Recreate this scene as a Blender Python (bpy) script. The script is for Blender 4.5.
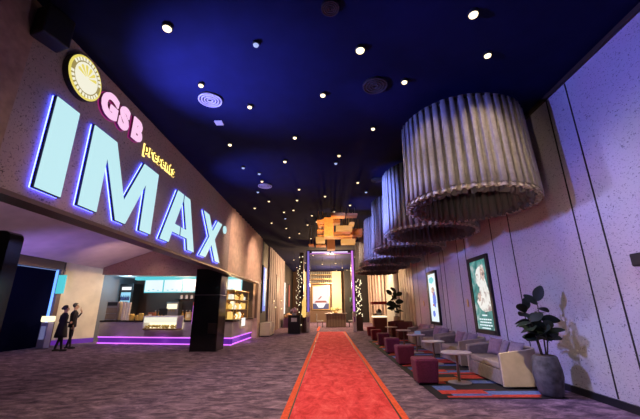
import bpy, bmesh, math, random
from mathutils import Vector, Matrix
random.seed(7)
PI = math.pi
S = bpy.context.scene
for o in list(bpy.data.objects):
    bpy.data.objects.remove(o)
COL = S.collection

# ---------------------------------------------------------------- camera
# eye height 1.45 m, hall axis = +Y, 18.3 mm wide lens pitched up
F_PX = 326.0
_up = Vector((-10.0, 1079.5, -F_PX)).normalized()
_fw = Vector((8.0, -98.5, -F_PX))
_fw = (_fw - _up * _fw.dot(_up)).normalized()
_rt = _fw.cross(_up)
ROT = Matrix((_rt, _fw, _up))
EYE = Vector((0, 0, 1.45))
cd = bpy.data.cameras.new('camera')
cam = bpy.data.objects.new('camera', cd)
COL.objects.link(cam)
cd.sensor_width = 36
cd.lens = F_PX / 640 * 36
cd.clip_start = 0.05
cd.clip_end = 200
cam.matrix_world = Matrix.Translation(EYE) @ ROT.to_4x4()
S.camera = cam

# ---------------------------------------------------------------- world, exposure
w = bpy.data.worlds.new('world')
S.world = w
w.use_nodes = True
w.node_tree.nodes['Background'].inputs[0].default_value = (0.10, 0.10, 0.22, 1)
w.node_tree.nodes['Background'].inputs[1].default_value = 0.06
S.view_settings.view_transform = 'Standard'
S.view_settings.look = 'None'
S.view_settings.gamma = 1
S.view_settings.use_curve_mapping = False
S.view_settings.exposure = 0.0


def spot(loc, target, color, energy, size=60, blend=0.6, rad=0.05, parent=None):
    d = bpy.data.lights.new('spot_lamp', 'SPOT')
    d.color = color
    d.energy = energy
    d.spot_size = math.radians(size)
    d.spot_blend = blend
    d.shadow_soft_size = rad
    o = bpy.data.objects.new('spot_lamp', d)
    COL.objects.link(o)
    o.location = loc
    v = Vector(target) - Vector(loc)
    o.rotation_euler = v.to_track_quat('-Z', 'Y').to_euler()
    return o


def point(loc, color, energy, rad=0.1):
    d = bpy.data.lights.new('point_lamp', 'POINT')
    d.color = color
    d.energy = energy
    d.shadow_soft_size = rad
    o = bpy.data.objects.new('point_lamp', d)
    COL.objects.link(o)
    o.location = loc
    return o


def area(loc, target, color, energy, sx, sy):
    d = bpy.data.lights.new('area_lamp', 'AREA')
    d.shape = 'RECTANGLE'
    d.size = sx
    d.size_y = sy
    d.color = color
    d.energy = energy
    o = bpy.data.objects.new('area_lamp', d)
    COL.objects.link(o)
    o.location = loc
    v = Vector(target) - Vector(loc)
    o.rotation_euler = v.to_track_quat('-Z', 'Y').to_euler()
    return o


BLUE = (0.24, 0.26, 1.0)
WARM = (1.0, 0.74, 0.46)
# blue stage wash on the right wall (first two spots added for the sign letters' light)
spot((-3.1, 5.6, 3.7), (4.28, 6.4, 1.7), (0.34, 0.33, 1.0), 1150, 50, 0.8, 0.10)
spot((-3.1, 9.4, 3.7), (4.28, 10.6, 1.5), (0.36, 0.28, 0.85), 950, 50, 0.8, 0.10)
spot((-0.7, 5.6, 5.1), (4.28, 5.9, 0.9), (0.50, 0.46, 1.0), 400, 40, 0.9, 0.04)
spot((-0.7, 14.5, 5.1), (4.28, 14.0, 1.6), (0.90, 0.36, 0.60), 420, 60, 0.9, 0.04)
spot((-2.6, 2.6, 4.0), (4.28, 3.9, 4.4), (0.18, 0.19, 1.0), 1300, 46, 0.9, 0.05)
spot((0.6, 0.6, 4.6), (4.28, 3.9, 2.4), (0.85, 0.75, 0.95), 330, 50, 1.0, 0.05)
# blue light of the halo letters onto the ceiling
spot((-3.2, 4.6, 3.2), (-1.7, 4.8, 5.32), BLUE, 1500, 80, 1.0, 0.1)
spot((-3.2, 8.6, 3.2), (-1.9, 9.0, 5.32), BLUE, 430, 80, 1.0, 0.1)
# blue wash across the hanging curtains
spot((-1.6, 6.6, 3.4), (1.9, 9.0, 4.3), (0.18, 0.25, 1.0), 4200, 34, 0.8, 0.04)
spot((-1.2, 9.4, 3.6), (1.9, 12.4, 4.3), (0.22, 0.28, 1.0), 2200, 46, 0.8, 0.04)
spot((-2.4, 4.2, 3.9), (1.7, 5.6, 5.0), (0.14, 0.18, 1.0), 800, 28, 0.9, 0.04)
# warm light on the near drum, the farthest drums and the near sofa
spot((0.9, 2.2, 2.4), (2.7, 5.2, 3.75), (1.0, 0.78, 0.58), 210, 34, 1.0, 0.05)
spot((3.7, 3.2, 3.0), (3.2, 5.2, 3.8), (1.0, 0.66, 0.38), 32, 60, 1.0, 0.05)
spot((0.6, 14.0, 4.0), (1.8, 17.5, 4.2), (1.0, 0.75, 0.6), 300, 50, 1.0, 0.05)
spot((2.2, 3.4, 4.2), (3.25, 6.7, 0.25), (1.0, 0.76, 0.46), 700, 17, 0.9, 0.04)
# gold wash at the far right wall
spot((2.6, 17.0, 5.0), (4.28, 18.6, 1.9), (1.0, 0.66, 0.24), 1100, 70, 0.9, 0.05)
spot((2.6, 21.5, 5.0), (4.28, 22.5, 1.9), (1.0, 0.80, 0.50), 900, 70, 0.9, 0.05)
spot((2.0, 25.5, 5.0), (4.28, 27.0, 1.9), (1.0, 0.72, 0.45), 700, 80, 0.9, 0.05)
# warm wash on the slatted left wall beyond the sign
spot((-1.9, 11.6, 4.9), (-3.75, 13.0, 3.7), (1.0, 0.66, 0.44), 330, 80, 0.9, 0.05)
spot((-1.8, 15.6, 5.0), (-3.75, 16.4, 3.4), (1.0, 0.62, 0.42), 420, 80, 0.9, 0.05)
spot((-1.8, 22.5, 5.0), (-3.75, 23.4, 2.4), (1.0, 0.76, 0.66), 520, 90, 0.9, 0.05)
# pale wash on the stone behind the letters
spot((-0.8, 3.6, 1.9), (-3.75, 6.4, 3.6), (1.0, 0.72, 0.68), 120, 120, 1.0, 0.1)
# recess: purple wash on the sloped ceiling, warm on the cream wall
spot((-9.6, 9.6, 1.0), (-10.4, 12.2, 3.6), (0.36, 0.22, 1.0), 260, 110, 1.0, 0.1)
spot((-5.5, 6.5, 1.2), (-7.5, 8.5, 4.4), (0.8, 0.5, 0.8), 130, 130, 1.0, 0.1)
spot((-8.6, 12.0, 3.3), (-11.6, 15.6, 1.5), (1.0, 0.78, 0.50), 560, 50, 1.0, 0.05)
spot((-8.2, 12.0, 2.0), (-9.2, 14.6, 4.0), (1.0, 0.60, 0.45), 130, 90, 1.0, 0.05)
spot((-6.8, 10.6, 4.2), (-7.3, 15.0, 0.6), (0.85, 0.66, 0.9), 330, 70, 1.0, 0.05)
spot((-2.6, 11.8, 5.1), (-4.2, 15.8, 0.8), (1.0, 0.78, 0.5), 300, 50, 1.0, 0.05)
# far end
point((0.3, 26.0, 4.3), (1.0, 0.60, 0.30), 1300, 0.1)
point((0.3, 32.5, 3.6), (1.0, 0.68, 0.4), 1400, 0.1)

# ---------------------------------------------------------------- materials
MATS = {}


def mat(name, col=(0.5, 0.5, 0.5), rough=0.6, metal=0.0, emit=None, es=1.0, noise=0.0, nscale=20.0, spec=None, alpha=None, bump=0.0):
    if name in MATS:
        return MATS[name]
    m = bpy.data.materials.new(name)
    m.use_nodes = True
    nt = m.node_tree
    b = nt.nodes['Principled BSDF']
    b.inputs['Base Color'].default_value = (*col, 1)
    b.inputs['Roughness'].default_value = rough
    b.inputs['Metallic'].default_value = metal
    if spec is not None:
        b.inputs['Specular IOR Level'].default_value = spec
    if emit:
        b.inputs['Emission Color'].default_value = (*emit, 1)
        b.inputs['Emission Strength'].default_value = es
    if noise:
        tc = nt.nodes.new('ShaderNodeTexCoord')
        n = nt.nodes.new('ShaderNodeTexNoise')
        n.inputs['Scale'].default_value = nscale
        n.inputs['Detail'].default_value = 5
        r = nt.nodes.new('ShaderNodeValToRGB')
        r.color_ramp.elements[0].position = 0.32
        r.color_ramp.elements[1].position = 0.68
        r.color_ramp.elements[0].color = (*[c * (1 - noise) for c in col], 1)
        r.color_ramp.elements[1].color = (*[min(1, c * (1 + noise)) for c in col], 1)
        nt.links.new(tc.outputs['Object'], n.inputs['Vector'])
        nt.links.new(n.outputs['Fac'], r.inputs['Fac'])
        nt.links.new(r.outputs['Color'], b.inputs['Base Color'])
        if bump:
            bp = nt.nodes.new('ShaderNodeBump')
            bp.inputs['Strength'].default_value = bump
            nt.links.new(n.outputs['Fac'], bp.inputs['Height'])
            nt.links.new(bp.outputs['Normal'], b.inputs['Normal'])
    if alpha is not None:
        b.inputs['Transmission Weight'].default_value = 1 - alpha
        b.inputs['IOR'].default_value = 1.05
    MATS[name] = m
    return m


def glow(name, col, es=1.0):
    return mat(name, (0.02, 0.02, 0.02), 0.5, 0, col, es)


def glow_noise(name, cols, scale, es=0.8):
    m = glow(name, cols[0], es)
    nt = m.node_tree
    b = nt.nodes['Principled BSDF']
    tc = nt.nodes.new('ShaderNodeTexCoord')
    n = nt.nodes.new('ShaderNodeTexNoise')
    n.inputs['Scale'].default_value = scale
    n.inputs['Detail'].default_value = 4
    n.inputs['Distortion'].default_value = 1.0
    r = nt.nodes.new('ShaderNodeValToRGB')
    e = r.color_ramp.elements
    for i, c in enumerate(cols):
        k = e[0] if i == 0 else (e[1] if i == len(cols) - 1 else e.new(0.5))
        k.color = (*c, 1)
    e[0].position = 0.30
    e[-1].position = 0.70
    nt.links.new(tc.outputs['Object'], n.inputs['Vector'])
    nt.links.new(n.outputs['Fac'], r.inputs['Fac'])
    nt.links.new(r.outputs['Color'], b.inputs['Emission Color'])
    return m


def speckled(name, base, speck, scale=(7, 7, 16), rough=0.75):
    """pale board with short dark chips"""
    m = bpy.data.materials.new(name)
    m.use_nodes = True
    nt = m.node_tree
    b = nt.nodes['Principled BSDF']
    b.inputs['Roughness'].default_value = rough
    b.inputs['Specular IOR Level'].default_value = 0.2
    tc = nt.nodes.new('ShaderNodeTexCoord')
    mp = nt.nodes.new('ShaderNodeMapping')
    mp.inputs['Scale'].default_value = scale
    n = nt.nodes.new('ShaderNodeTexNoise')
    n.inputs['Scale'].default_value = 1.8
    n.inputs['Detail'].default_value = 2.5
    n.inputs['Distortion'].default_value = 1.2
    r = nt.nodes.new('ShaderNodeValToRGB')
    r.color_ramp.elements[0].position = 0.335
    r.color_ramp.elements[1].position = 0.40
    r.color_ramp.elements[0].color = (*speck, 1)
    r.color_ramp.elements[1].color = (*base, 1)
    n2 = nt.nodes.new('ShaderNodeTexNoise')
    n2.inputs['Scale'].default_value = 0.8
    mx = nt.nodes.new('ShaderNodeMixRGB')
    mx.blend_type = 'MULTIPLY'
    mx.inputs['Fac'].default_value = 0.35
    nt.links.new(tc.outputs['Object'], mp.inputs['Vector'])
    nt.links.new(mp.outputs['Vector'], n.inputs['Vector'])
    nt.links.new(tc.outputs['Object'], n2.inputs['Vector'])
    nt.links.new(n.outputs['Fac'], r.inputs['Fac'])
    nt.links.new(r.outputs['Color'], mx.inputs['Color1'])
    nt.links.new(n2.outputs['Color'], mx.inputs['Color2'])
    nt.links.new(mx.outputs['Color'], b.inputs['Base Color'])
    return m


def carpet_mat(name, a, b_, c, scale, stretch=(1, 1, 1)):
    m = bpy.data.materials.new(name)
    m.use_nodes = True
    nt = m.node_tree
    b = nt.nodes['Principled BSDF']
    b.inputs['Roughness'].default_value = 0.95
    b.inputs['Specular IOR Level'].default_value = 0.08
    tc = nt.nodes.new('ShaderNodeTexCoord')
    mp = nt.nodes.new('ShaderNodeMapping')
    mp.inputs['Scale'].default_value = stretch
    n = nt.nodes.new('ShaderNodeTexNoise')
    n.inputs['Scale'].default_value = scale
    n.inputs['Detail'].default_value = 9
    n.inputs['Roughness'].default_value = 0.75
    n.inputs['Distortion'].default_value = 0.6
    r = nt.nodes.new('ShaderNodeValToRGB')
    e = r.color_ramp.elements
    e[0].position = 0.34
    e[0].color = (*a, 1)
    e[1].position = 0.68
    e[1].color = (*c, 1)
    k = e.new(0.5)
    k.color = (*b_, 1)
    nt.links.new(tc.outputs['Object'], mp.inputs['Vector'])
    nt.links.new(mp.outputs['Vector'], n.inputs['Vector'])
    nt.links.new(n.outputs['Fac'], r.inputs['Fac'])
    nt.links.new(r.outputs['Color'], b.inputs['Base Color'])
    bp = nt.nodes.new('ShaderNodeBump')
    bp.inputs['Strength'].default_value = 0.3
    nt.links.new(n.outputs['Fac'], bp.inputs['Height'])
    nt.links.new(bp.outputs['Normal'], b.inputs['Normal'])
    return m


M_FLOOR = carpet_mat('floor carpet', (0.045, 0.03, 0.065), (0.18, 0.12, 0.19), (0.46, 0.31, 0.44), 3.2, (0.9, 1.6, 1))
M_RED = carpet_mat('red carpet pile', (0.55, 0.035, 0.045), (0.82, 0.075, 0.095), (0.95, 0.17, 0.19), 3.0, (1.6, 0.8, 1))
M_REDEDGE = mat('carpet border red', (0.85, 0.12, 0.06), 0.9, noise=0.2, nscale=30, spec=0.1)
M_BLACK = mat('black', (0.012, 0.012, 0.014), 0.5)
M_BLACKGL = mat('black gloss', (0.01, 0.01, 0.012), 0.12, spec=0.6)
M_CEIL = mat('navy ceiling paint', (0.006, 0.0075, 0.044), 0.9, spec=0.1, noise=0.12, nscale=3)
M_WALLR = speckled('speckled board', (0.68, 0.64, 0.68), (0.22, 0.20, 0.24), (16, 16, 26))
M_STONE = speckled('speckled stone', (0.40, 0.32, 0.31), (0.10, 0.08, 0.08), (14, 18, 22))
M_GROOVE = mat('groove', (0.02, 0.015, 0.015), 0.8)
M_SLAT = mat('warm slat', (0.55, 0.40, 0.33), 0.6, noise=0.15, nscale=4)
M_CREAM = mat('cream plaster', (0.70, 0.64, 0.52), 0.8, noise=0.1, nscale=2)
M_SOFFIT = mat('soffit plaster', (0.62, 0.54, 0.56), 0.8, noise=0.08, nscale=2)
M_BRONZE = mat('bronze frame', (0.14, 0.09, 0.08), 0.45, 0.4)
M_FASCIA = speckled('fascia board', (0.33, 0.20, 0.18), (0.12, 0.07, 0.06), (8, 8, 14))
M_BRASS = mat('brass', (0.65, 0.45, 0.2), 0.3, 0.9)
M_STEEL = mat('steel', (0.42, 0.38, 0.36), 0.35, 0.8)
M_PANEL = mat('counter panel', (0.48, 0.40, 0.42), 0.55, noise=0.12, nscale=1.5)
M_WORK = mat('worktop', (0.03, 0.022, 0.022), 0.25)
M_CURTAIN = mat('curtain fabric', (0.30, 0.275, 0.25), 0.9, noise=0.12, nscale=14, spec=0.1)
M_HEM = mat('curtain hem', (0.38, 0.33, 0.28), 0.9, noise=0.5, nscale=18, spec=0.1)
M_SHELL = mat('sofa leather', (0.50, 0.42, 0.33), 0.55, noise=0.1, nscale=6)
M_SOFAIN = mat('sofa fabric', (0.24, 0.205, 0.19), 0.85, noise=0.15, nscale=14)
M_SEAT = mat('seat fabric', (0.34, 0.28, 0.22), 0.85, noise=0.12, nscale=14)
M_PILLOW = mat('pillow fabric', (0.24, 0.19, 0.24), 0.85, noise=0.15, nscale=20)
M_PILLOW2 = mat('pillow pink', (0.33, 0.21, 0.24), 0.85, noise=0.15, nscale=20)
M_BURG = mat('burgundy wool', (0.17, 0.022, 0.065), 0.85, noise=0.25, nscale=40)
M_BURG2 = mat('red wool', (0.26, 0.02, 0.03), 0.85, noise=0.25, nscale=40)
M_TTOP = mat('table top stone', (0.62, 0.54, 0.48), 0.35, noise=0.12, nscale=10)
M_POLE = mat('table pole', (0.30, 0.20, 0.14), 0.35, 0.7)
M_POT = mat('dark concrete', (0.085, 0.085, 0.10), 0.85, noise=0.5, nscale=9, bump=0.3)
M_SOIL = mat('soil', (0.06, 0.04, 0.03), 0.95)
M_LEAF = mat('rubber leaf', (0.012, 0.026, 0.016), 0.6, noise=0.3, nscale=6)
M_STEM = mat('stem', (0.05, 0.035, 0.025), 0.8)
M_RBROWN = mat('brown leather', (0.16, 0.035, 0.025), 0.5)
M_WOOD = mat('orange wood', (0.75, 0.32, 0.08), 0.45, noise=0.25, nscale=12)
M_SKIN = mat('skin', (0.45, 0.27, 0.18), 0.6)
M_HAIR = mat('hair', (0.012, 0.01, 0.01), 0.5)
M_SUIT = mat('black suit', (0.012, 0.012, 0.016), 0.8)
M_SHIRT = mat('white shirt', (0.6, 0.55, 0.5), 0.8)
M_WHITE = mat('white plastic', (0.75, 0.75, 0.8), 0.5)
M_GLASS = mat('case glass', (1, 1, 1), 0.03, alpha=0.0)
M_POPCORN = mat('popcorn', (0.85, 0.60, 0.18), 0.8, noise=0.4, nscale=30)
G_LETTER = glow('letter face', (0.57, 0.90, 0.96), 0.92)
G_HALO = glow('letter halo', (0.06, 0.08, 1.0), 16.0)
G_PINK = glow('pink letter face', (1.0, 0.60, 0.88), 1.0)
G_PINKH = glow('pink halo', (0.55, 0.03, 0.28), 0.6)
G_YEL = glow('yellow halo', (1.0, 0.72, 0.18), 2.2)
G_EMBW = glow('emblem white', (1.0, 0.97, 0.78), 0.9)
G_EMBY = glow('emblem yellow', (0.95, 0.80, 0.16), 0.85)
G_EMBO = glow('emblem olive', (0.42, 0.33, 0.10), 0.8)
G_LAMP = glow('downlight lens', (1.0, 0.80, 0.48), 2.6)
G_LAMPS = glow('far downlight lens', (1.0, 0.72, 0.42), 1.8)
G_LAMPB = glow('cool lens', (0.45, 0.55, 1.0), 0.9)  # used on unlit spots: their bluish sheen is put in as emission
G_PURPLE = glow('purple led', (0.70, 0.16, 1.0), 1.6)
G_PURPLED = glow('dim purple glow', (0.16, 0.02, 0.45), 0.6)
G_MAGENTA = glow('magenta glow', (0.75, 0.22, 0.95), 0.9)
G_VIOLET = glow('violet led', (0.30, 0.20, 0.85), 0.7)
G_CYAN = glow('cyan led', (0.10, 0.75, 0.85), 0.8)
G_MENU = glow('menu white', (0.80, 0.93, 0.98), 1.0)
G_BLUE = glow('blue led', (0.12, 0.30, 1.0), 2.0)
G_SCREENB = glow('blue screen', (0.10, 0.22, 0.85), 0.9)
G_SKY = glow('sky screen', (0.35, 0.75, 1.0), 0.9)
G_TEAL = glow_noise('teal poster', [(0.01, 0.08, 0.10), (0.02, 0.26, 0.26), (0.08, 0.45, 0.42)], 2.2, 0.6)
G_PALE = glow_noise('pale poster', [(0.35, 0.22, 0.22), (0.85, 0.75, 0.66), (0.98, 0.98, 0.92)], 5.0, 0.85)
G_PEACH = glow_noise('peach poster', [(0.10, 0.12, 0.12), (0.70, 0.42, 0.36), (0.9, 0.6, 0.5)], 9.0, 0.7)
G_WHITE = glow('white light', (1.0, 1.0, 0.98), 1.1)
G_WARMW = glow('warm white light', (1.0, 0.86, 0.55), 1.5)
G_GOLD = glow('gold light', (1.0, 0.62, 0.16), 1.0)
G_RED = glow('red print', (0.70, 0.08, 0.06), 0.6)
G_NAVY = glow('navy print', (0.06, 0.10, 0.30), 0.6)
G_GREEN = glow('green sign', (0.25, 0.75, 0.5), 0.9)


# ---------------------------------------------------------------- builders
class B:
    def __init__(s):
        s.bm = bmesh.new()

    def add(s, verts, faces, M=None):
        vs = [s.bm.verts.new((M @ Vector(v)) if M else v) for v in verts]
        for f in faces:
            try:
                s.bm.faces.new([vs[i] for i in f])
            except ValueError:
                pass
        return vs

    def box(s, c, d, rz=0, taper=1.0, M=None):
        x, y, z = [k / 2 for k in d]
        v = []
        for sz, t in ((-1, taper), (1, 1.0)):
            for sx, sy in ((-1, -1), (1, -1), (1, 1), (-1, 1)):
                v.append((sx * x * t, sy * y * t, sz * z))
        T = Matrix.Translation(Vector(c)) @ Matrix.Rotation(rz, 4, 'Z')
        if M:
            T = M @ T
        s.add(v, [(0, 3, 2, 1), (4, 5, 6, 7), (0, 1, 5, 4), (1, 2, 6, 5), (2, 3, 7, 6), (3, 0, 4, 7)], T)
        return s

    def lathe(s, prof, n=24, c=(0, 0, 0), M=None, wob=None):
        T = Matrix.Translation(Vector(c))
        if M:
            T = M @ T
        v = []
        for r, z in prof:
            for i in range(n):
                a = 2 * PI * i / n
                rr = max(r, 0.0005)
                if wob:
                    rr *= wob(a, z)
                v.append((rr * math.cos(a), rr * math.sin(a), z))
        f = []
        for k in range(len(prof) - 1):
            for i in range(n):
                j = (i + 1) % n
                f.append((k * n + i, k * n + j, (k + 1) * n + j, (k + 1) * n + i))
        f.append(tuple(range(n - 1, -1, -1)))
        f.append(tuple((len(prof) - 1) * n + i for i in range(n)))
        s.add(v, f, T)
        return s

    def tube(s, p0, p1, r0, r1=None, n=10):
        r1 = r0 if r1 is None else r1
        p0, p1 = Vector(p0), Vector(p1)
        d = p1 - p0
        M = Matrix.Translation(p0) @ d.to_track_quat('Z', 'Y').to_matrix().to_4x4()
        return s.lathe([(r0, 0), (r1, d.length)], n, M=M)

    def prism(s, pts, d0, d1, M=None):
        """2D polygon in local xy extruded along local z from d0 to d1"""
        n = len(pts)
        v = [(p[0], p[1], d0) for p in pts] + [(p[0], p[1], d1) for p in pts]
        f = [tuple(range(n - 1, -1, -1)), tuple(range(n, 2 * n))]
        for i in range(n):
            j = (i + 1) % n
            f.append((i, j, n + j, n + i))
        s.add(v, f, M)
        return s

    def ball(s, c, r, n=10, sc=(1, 1, 1), M=None):
        prof = [(r * math.sin(PI * k / n), -r * math.cos(PI * k / n)) for k in range(n + 1)]
        T = Matrix.Translation(Vector(c)) @ Matrix.Diagonal((*sc, 1))
        if M:
            T = M @ T
        return s.lathe(prof, max(8, n), M=T)

    def build(s, name, m, parent=None, bevel=0.0, smooth=False, seg=2):
        bmesh.ops.recalc_face_normals(s.bm, faces=s.bm.faces[:])
        me = bpy.data.meshes.new(name)
        s.bm.to_mesh(me)
        s.bm.free()
        if smooth:
            for p in me.polygons:
                p.use_smooth = True
        me.materials.append(m)
        o = bpy.data.objects.new(name, me)
        COL.objects.link(o)
        if parent:
            o.parent = parent
        if bevel:
            b = o.modifiers.new('bevel', 'BEVEL')
            b.width = bevel
            b.segments = seg
            b.limit_method = 'ANGLE'
        return o


def tag(o, label, cat, group=None):
    o['label'] = label
    o['category'] = cat
    if group:
        o['group'] = group
    return o


def thing(name, label, cat, loc=(0, 0, 0), rz=0, group=None):
    o = bpy.data.objects.new(name, None)
    COL.objects.link(o)
    o.location = loc
    o.rotation_euler = (0, 0, rz)
    o.empty_display_size = 0.1
    return tag(o, label, cat, group)


def struct(name, b, m, **k):
    o = b.build(name, m, **k)
    o['kind'] = 'structure'
    return o


def dup(root, loc, label, rz=None, scale=None, group=None):
    def cp(o, par):
        c = o.copy()
        COL.objects.link(c)
        c.parent = par
        for ch in list(o.children):
            cp(ch, c)
        return c
    r = cp(root, None)
    r.location = loc
    if rz is not None:
        r.rotation_euler = (0, 0, rz)
    if scale:
        r.scale = scale
    r['label'] = label
    if group:
        r['group'] = group
    return r


def at(x, y, Y):
    d = ROT @ Vector((x - 320, 209.5 - y, -F_PX))
    return EYE + d * (Y / d.y)


def quad(name, pts, m, thick=0.05):
    """wall slab from 4 corner points, thickened away along its normal"""
    p = [Vector(q) for q in pts]
    n = (p[1] - p[0]).cross(p[3] - p[0]).normalized() * thick
    b = B()
    v = p + [q + n for q in p]
    b.add([tuple(q) for q in v], [(0, 1, 2, 3), (4, 5, 6, 7), (0, 1, 5, 4), (1, 2, 6, 5), (2, 3, 7, 6), (3, 0, 4, 7)])
    return struct(name, b, m)


ORD = ['first', 'second', 'third', 'fourth', 'fifth', 'sixth', 'seventh', 'eighth', 'ninth', 'tenth']
XL, XR, ZC = -3.75, 4.28, 5.32
# ---------------------------------------------------------------- the setting
struct('floor', B().box((-3.5, 19, -0.05), (18.6, 46, 0.1)), M_FLOOR)
struct('ceiling', B().box(((XL + XR) / 2 - 0.1, 18, ZC + 0.05), (XR - XL + 0.6, 44, 0.1)), M_CEIL)
struct('wall_right', B().box((XR + 0.1, 7.0, ZC / 2), (0.2, 19.6, ZC)), M_WALLR)
struct('baseboard_right', B().box((XR - 0.02, 7.0, 0.055), (0.04, 19.6, 0.11)), M_BLACK)
b = B().box((XR - 0.03, 7.0, ZC - 0.035), (0.06, 19.6, 0.07))
struct('trim_1', b, mat('dark brown cornice', (0.05, 0.03, 0.02), 0.7))
for i, y in enumerate((5.02, 5.53, 7.55, 8.42, 10.16, 10.78, 12.13, 12.57, 14.0, 14.49, 15.9)):
    struct('trim_%d' % (i + 2), B().box((XR - 0.002, y, ZC / 2 + 0.02), (0.012, 0.026, ZC - 0.2)), M_GROOVE)
# gold lit panels and pale curtain beyond
b = B()
for k in range(12):
    b.box((XR + 0.05 + 0.02 * (k % 2), 16.95 + 0.28 * k, ZC / 2), (0.16, 0.26, ZC))
struct('wall_right.001', b, mat('gold panel', (0.72, 0.58, 0.42), 0.6, noise=0.1, nscale=3))
b = B()
for k in range(18):
    b.box((XR - 0.02, 20.4 + 0.22 * k, ZC / 2), (0.18, 0.14, ZC), rz=0.5)
struct('wall_right.002', b, mat('pale pleated panel', (0.70, 0.66, 0.60), 0.7))
# alternating posts and dark windows further on
struct('wall_right.003', B().box((XR + 0.2, 30.5, ZC / 2), (0.1, 12, ZC)), M_BLACK)
for k in range(6):
    struct('trim_%d' % (13 + k), B().box((XR, 25.0 + 1.8 * k, ZC / 2), (0.3, 0.75, ZC)), M_SLAT)
struct('wall_far', B().box((0.3, 36.5, ZC / 2), (9, 0.2, ZC)), mat('far wall', (0.16, 0.10, 0.07), 0.7))

# left: big sign wall over the concession opening
ZB = 2.80
struct('wall_left', B().box((XL - 0.12, 7.8, (ZC + ZB) / 2), (0.24, 9.0, ZC - ZB)), M_STONE)
struct('wall_left.001', B().box((XL - 0.10, 1.6, (ZC + ZB) / 2), (0.24, 3.38, ZC - ZB)), mat('brown board', (0.30, 0.21, 0.17), 0.8, noise=0.2, nscale=8))
b = B()
for k in range(13):
    y = 12.3 + 0.48 * k
    b.add([(XL - 0.02, y, ZB), (XL + 0.05, y + 0.40, ZB), (XL - 0.02, y + 0.48, ZB), (XL - 0.24, y + 0.48, ZB), (XL - 0.24, y, ZB),
           (XL - 0.02, y, ZC), (XL + 0.05, y + 0.40, ZC), (XL - 0.02, y + 0.48, ZC), (XL - 0.24, y + 0.48, ZC), (XL - 0.24, y, ZC)],
          [(0, 1, 2, 3, 4), (5, 6, 7, 8, 9), (0, 1, 6, 5), (1, 2, 7, 6), (2, 3, 8, 7), (3, 4, 9, 8), (4, 0, 5, 9)])
struct('wall_left.002', b, M_SLAT)
struct('trim_20', B().box((XL - 0.11, 9.2, ZB - 0.03), (0.30, 17.6, 0.06)), M_BRONZE)
struct('wall_left.003', B().box((XL - 0.10, 18.22, ZB / 2 - 0.03), (0.28, 0.62, ZB - 0.06)), M_SLAT)
struct('trim_21', B().box((XL - 0.05, 17.85, 1.85), (0.12, 0.10, 1.75)), M_BRONZE)
# beyond the opening: dark recess, panelled wall with a door
struct('wall_left.004', B().box((XL - 0.16, 19.8, ZC / 2), (0.2, 2.5, ZC)), M_BLACK)
b = B()
for k in range(16):
    y = 21.3 + 0.45 * k
    b.box((XL - 0.06 + 0.03 * (k % 2), y, ZC / 2), (0.2, 0.43, ZC))
struct('wall_left.005', b, mat('grey mauve panel', (0.42, 0.36, 0.38), 0.7, noise=0.1, nscale=3))
struct('door_1', B().box((XL + 0.06, 24.6, 1.9), (0.06, 1.3, 3.8)), mat('brown door', (0.16, 0.10, 0.09), 0.5))
struct('wall_left.006', B().box((XL - 0.16, 32.4, ZC / 2), (0.2, 8.2, ZC)), M_BLACK)

# recess behind the sign: side wall, portal, cream wall, sloped soffit, fascia
XS = -12.1
struct('wall_side', B().box((XS - 0.12, 6.4, 2.6), (0.2, 16.8, 5.2)), mat('dark brown wall', (0.06, 0.04, 0.05), 0.7))
CW0, CW1 = Vector((-12.1, 14.85, 0)), Vector((-11.15, 16.3, 0))
z = Vector((0, 0, 1))
quad('wall_cream', [CW0, CW1, CW1 + z * 3.55, CW0 + z * 3.62], M_CREAM, -0.12)
d = (CW1 - CW0).normalized()
nn = Vector((d.y, -d.x, 0))
quad('baseboard_cream', [CW0 + nn * 0.02, CW1 + nn * 0.02, CW1 + nn * 0.02 + z * 0.2, CW0 + nn * 0.02 + z * 0.2], G_PURPLED, 0.03)
# soffit planes
quad('ceiling.001', [(XS, -2, 3.55), (-10.9, -2, 3.42), (-10.9, 17, 3.42), (XS, 17, 3.62)], M_SOFFIT, 0.05)
quad('ceiling.002', [(-10.9, -2, 3.42), (-4.0, -2, 5.25), (-4.0, 17, 5.25), (-10.9, 17, 3.36)], M_SOFFIT, 0.05)
F0, F1, F2 = Vector((-10.42, 15.5, 0)), Vector((-4.0, 14.3, 0)), Vector((-3.95, 17.85, 0))
fp = [(-10.75, 15.56, 3.06), (F1.x, F1.y, 2.78), (F1.x, F1.y, 5.2), (-10.75, 15.56, 3.4)]
quad('wall_fascia', fp, M_FASCIA, -0.12)
# room behind the counter
struct('wall_back', B().box((-7.95, 19.6, 2.0), (7.9, 0.2, 4.0)), mat('kitchen back wall', (0.15, 0.09, 0.07), 0.5))
struct('wall_back.001', B().box((-11.4, 17.9, 2.0), (0.2, 3.4, 4.0)), mat('kitchen side wall', (0.16, 0.17, 0.19), 0.5))
struct('ceiling.003', B().box((-7.5, 17.65, 3.16), (6.6, 3.7, 0.1)), mat('kitchen ceiling', (0.3, 0.27, 0.25), 0.6))
point((-10.4, 17.0, 2.75), (0.40, 0.75, 1.0), 50, 0.05)
point((-7.4, 17.2, 2.8), (1.0, 0.58, 0.30), 330, 0.05)
point((-4.9, 16.6, 2.5), (1.0, 0.65, 0.3), 120, 0.05)

# ---------------------------------------------------------------- the illuminated sign
LM = Matrix(((0, 0, 1, 0), (1, 0, 0, 0), (0, 1, 0, 0), (0, 0, 0, 1)))  # local x->Y, y->Z, z->X


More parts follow.
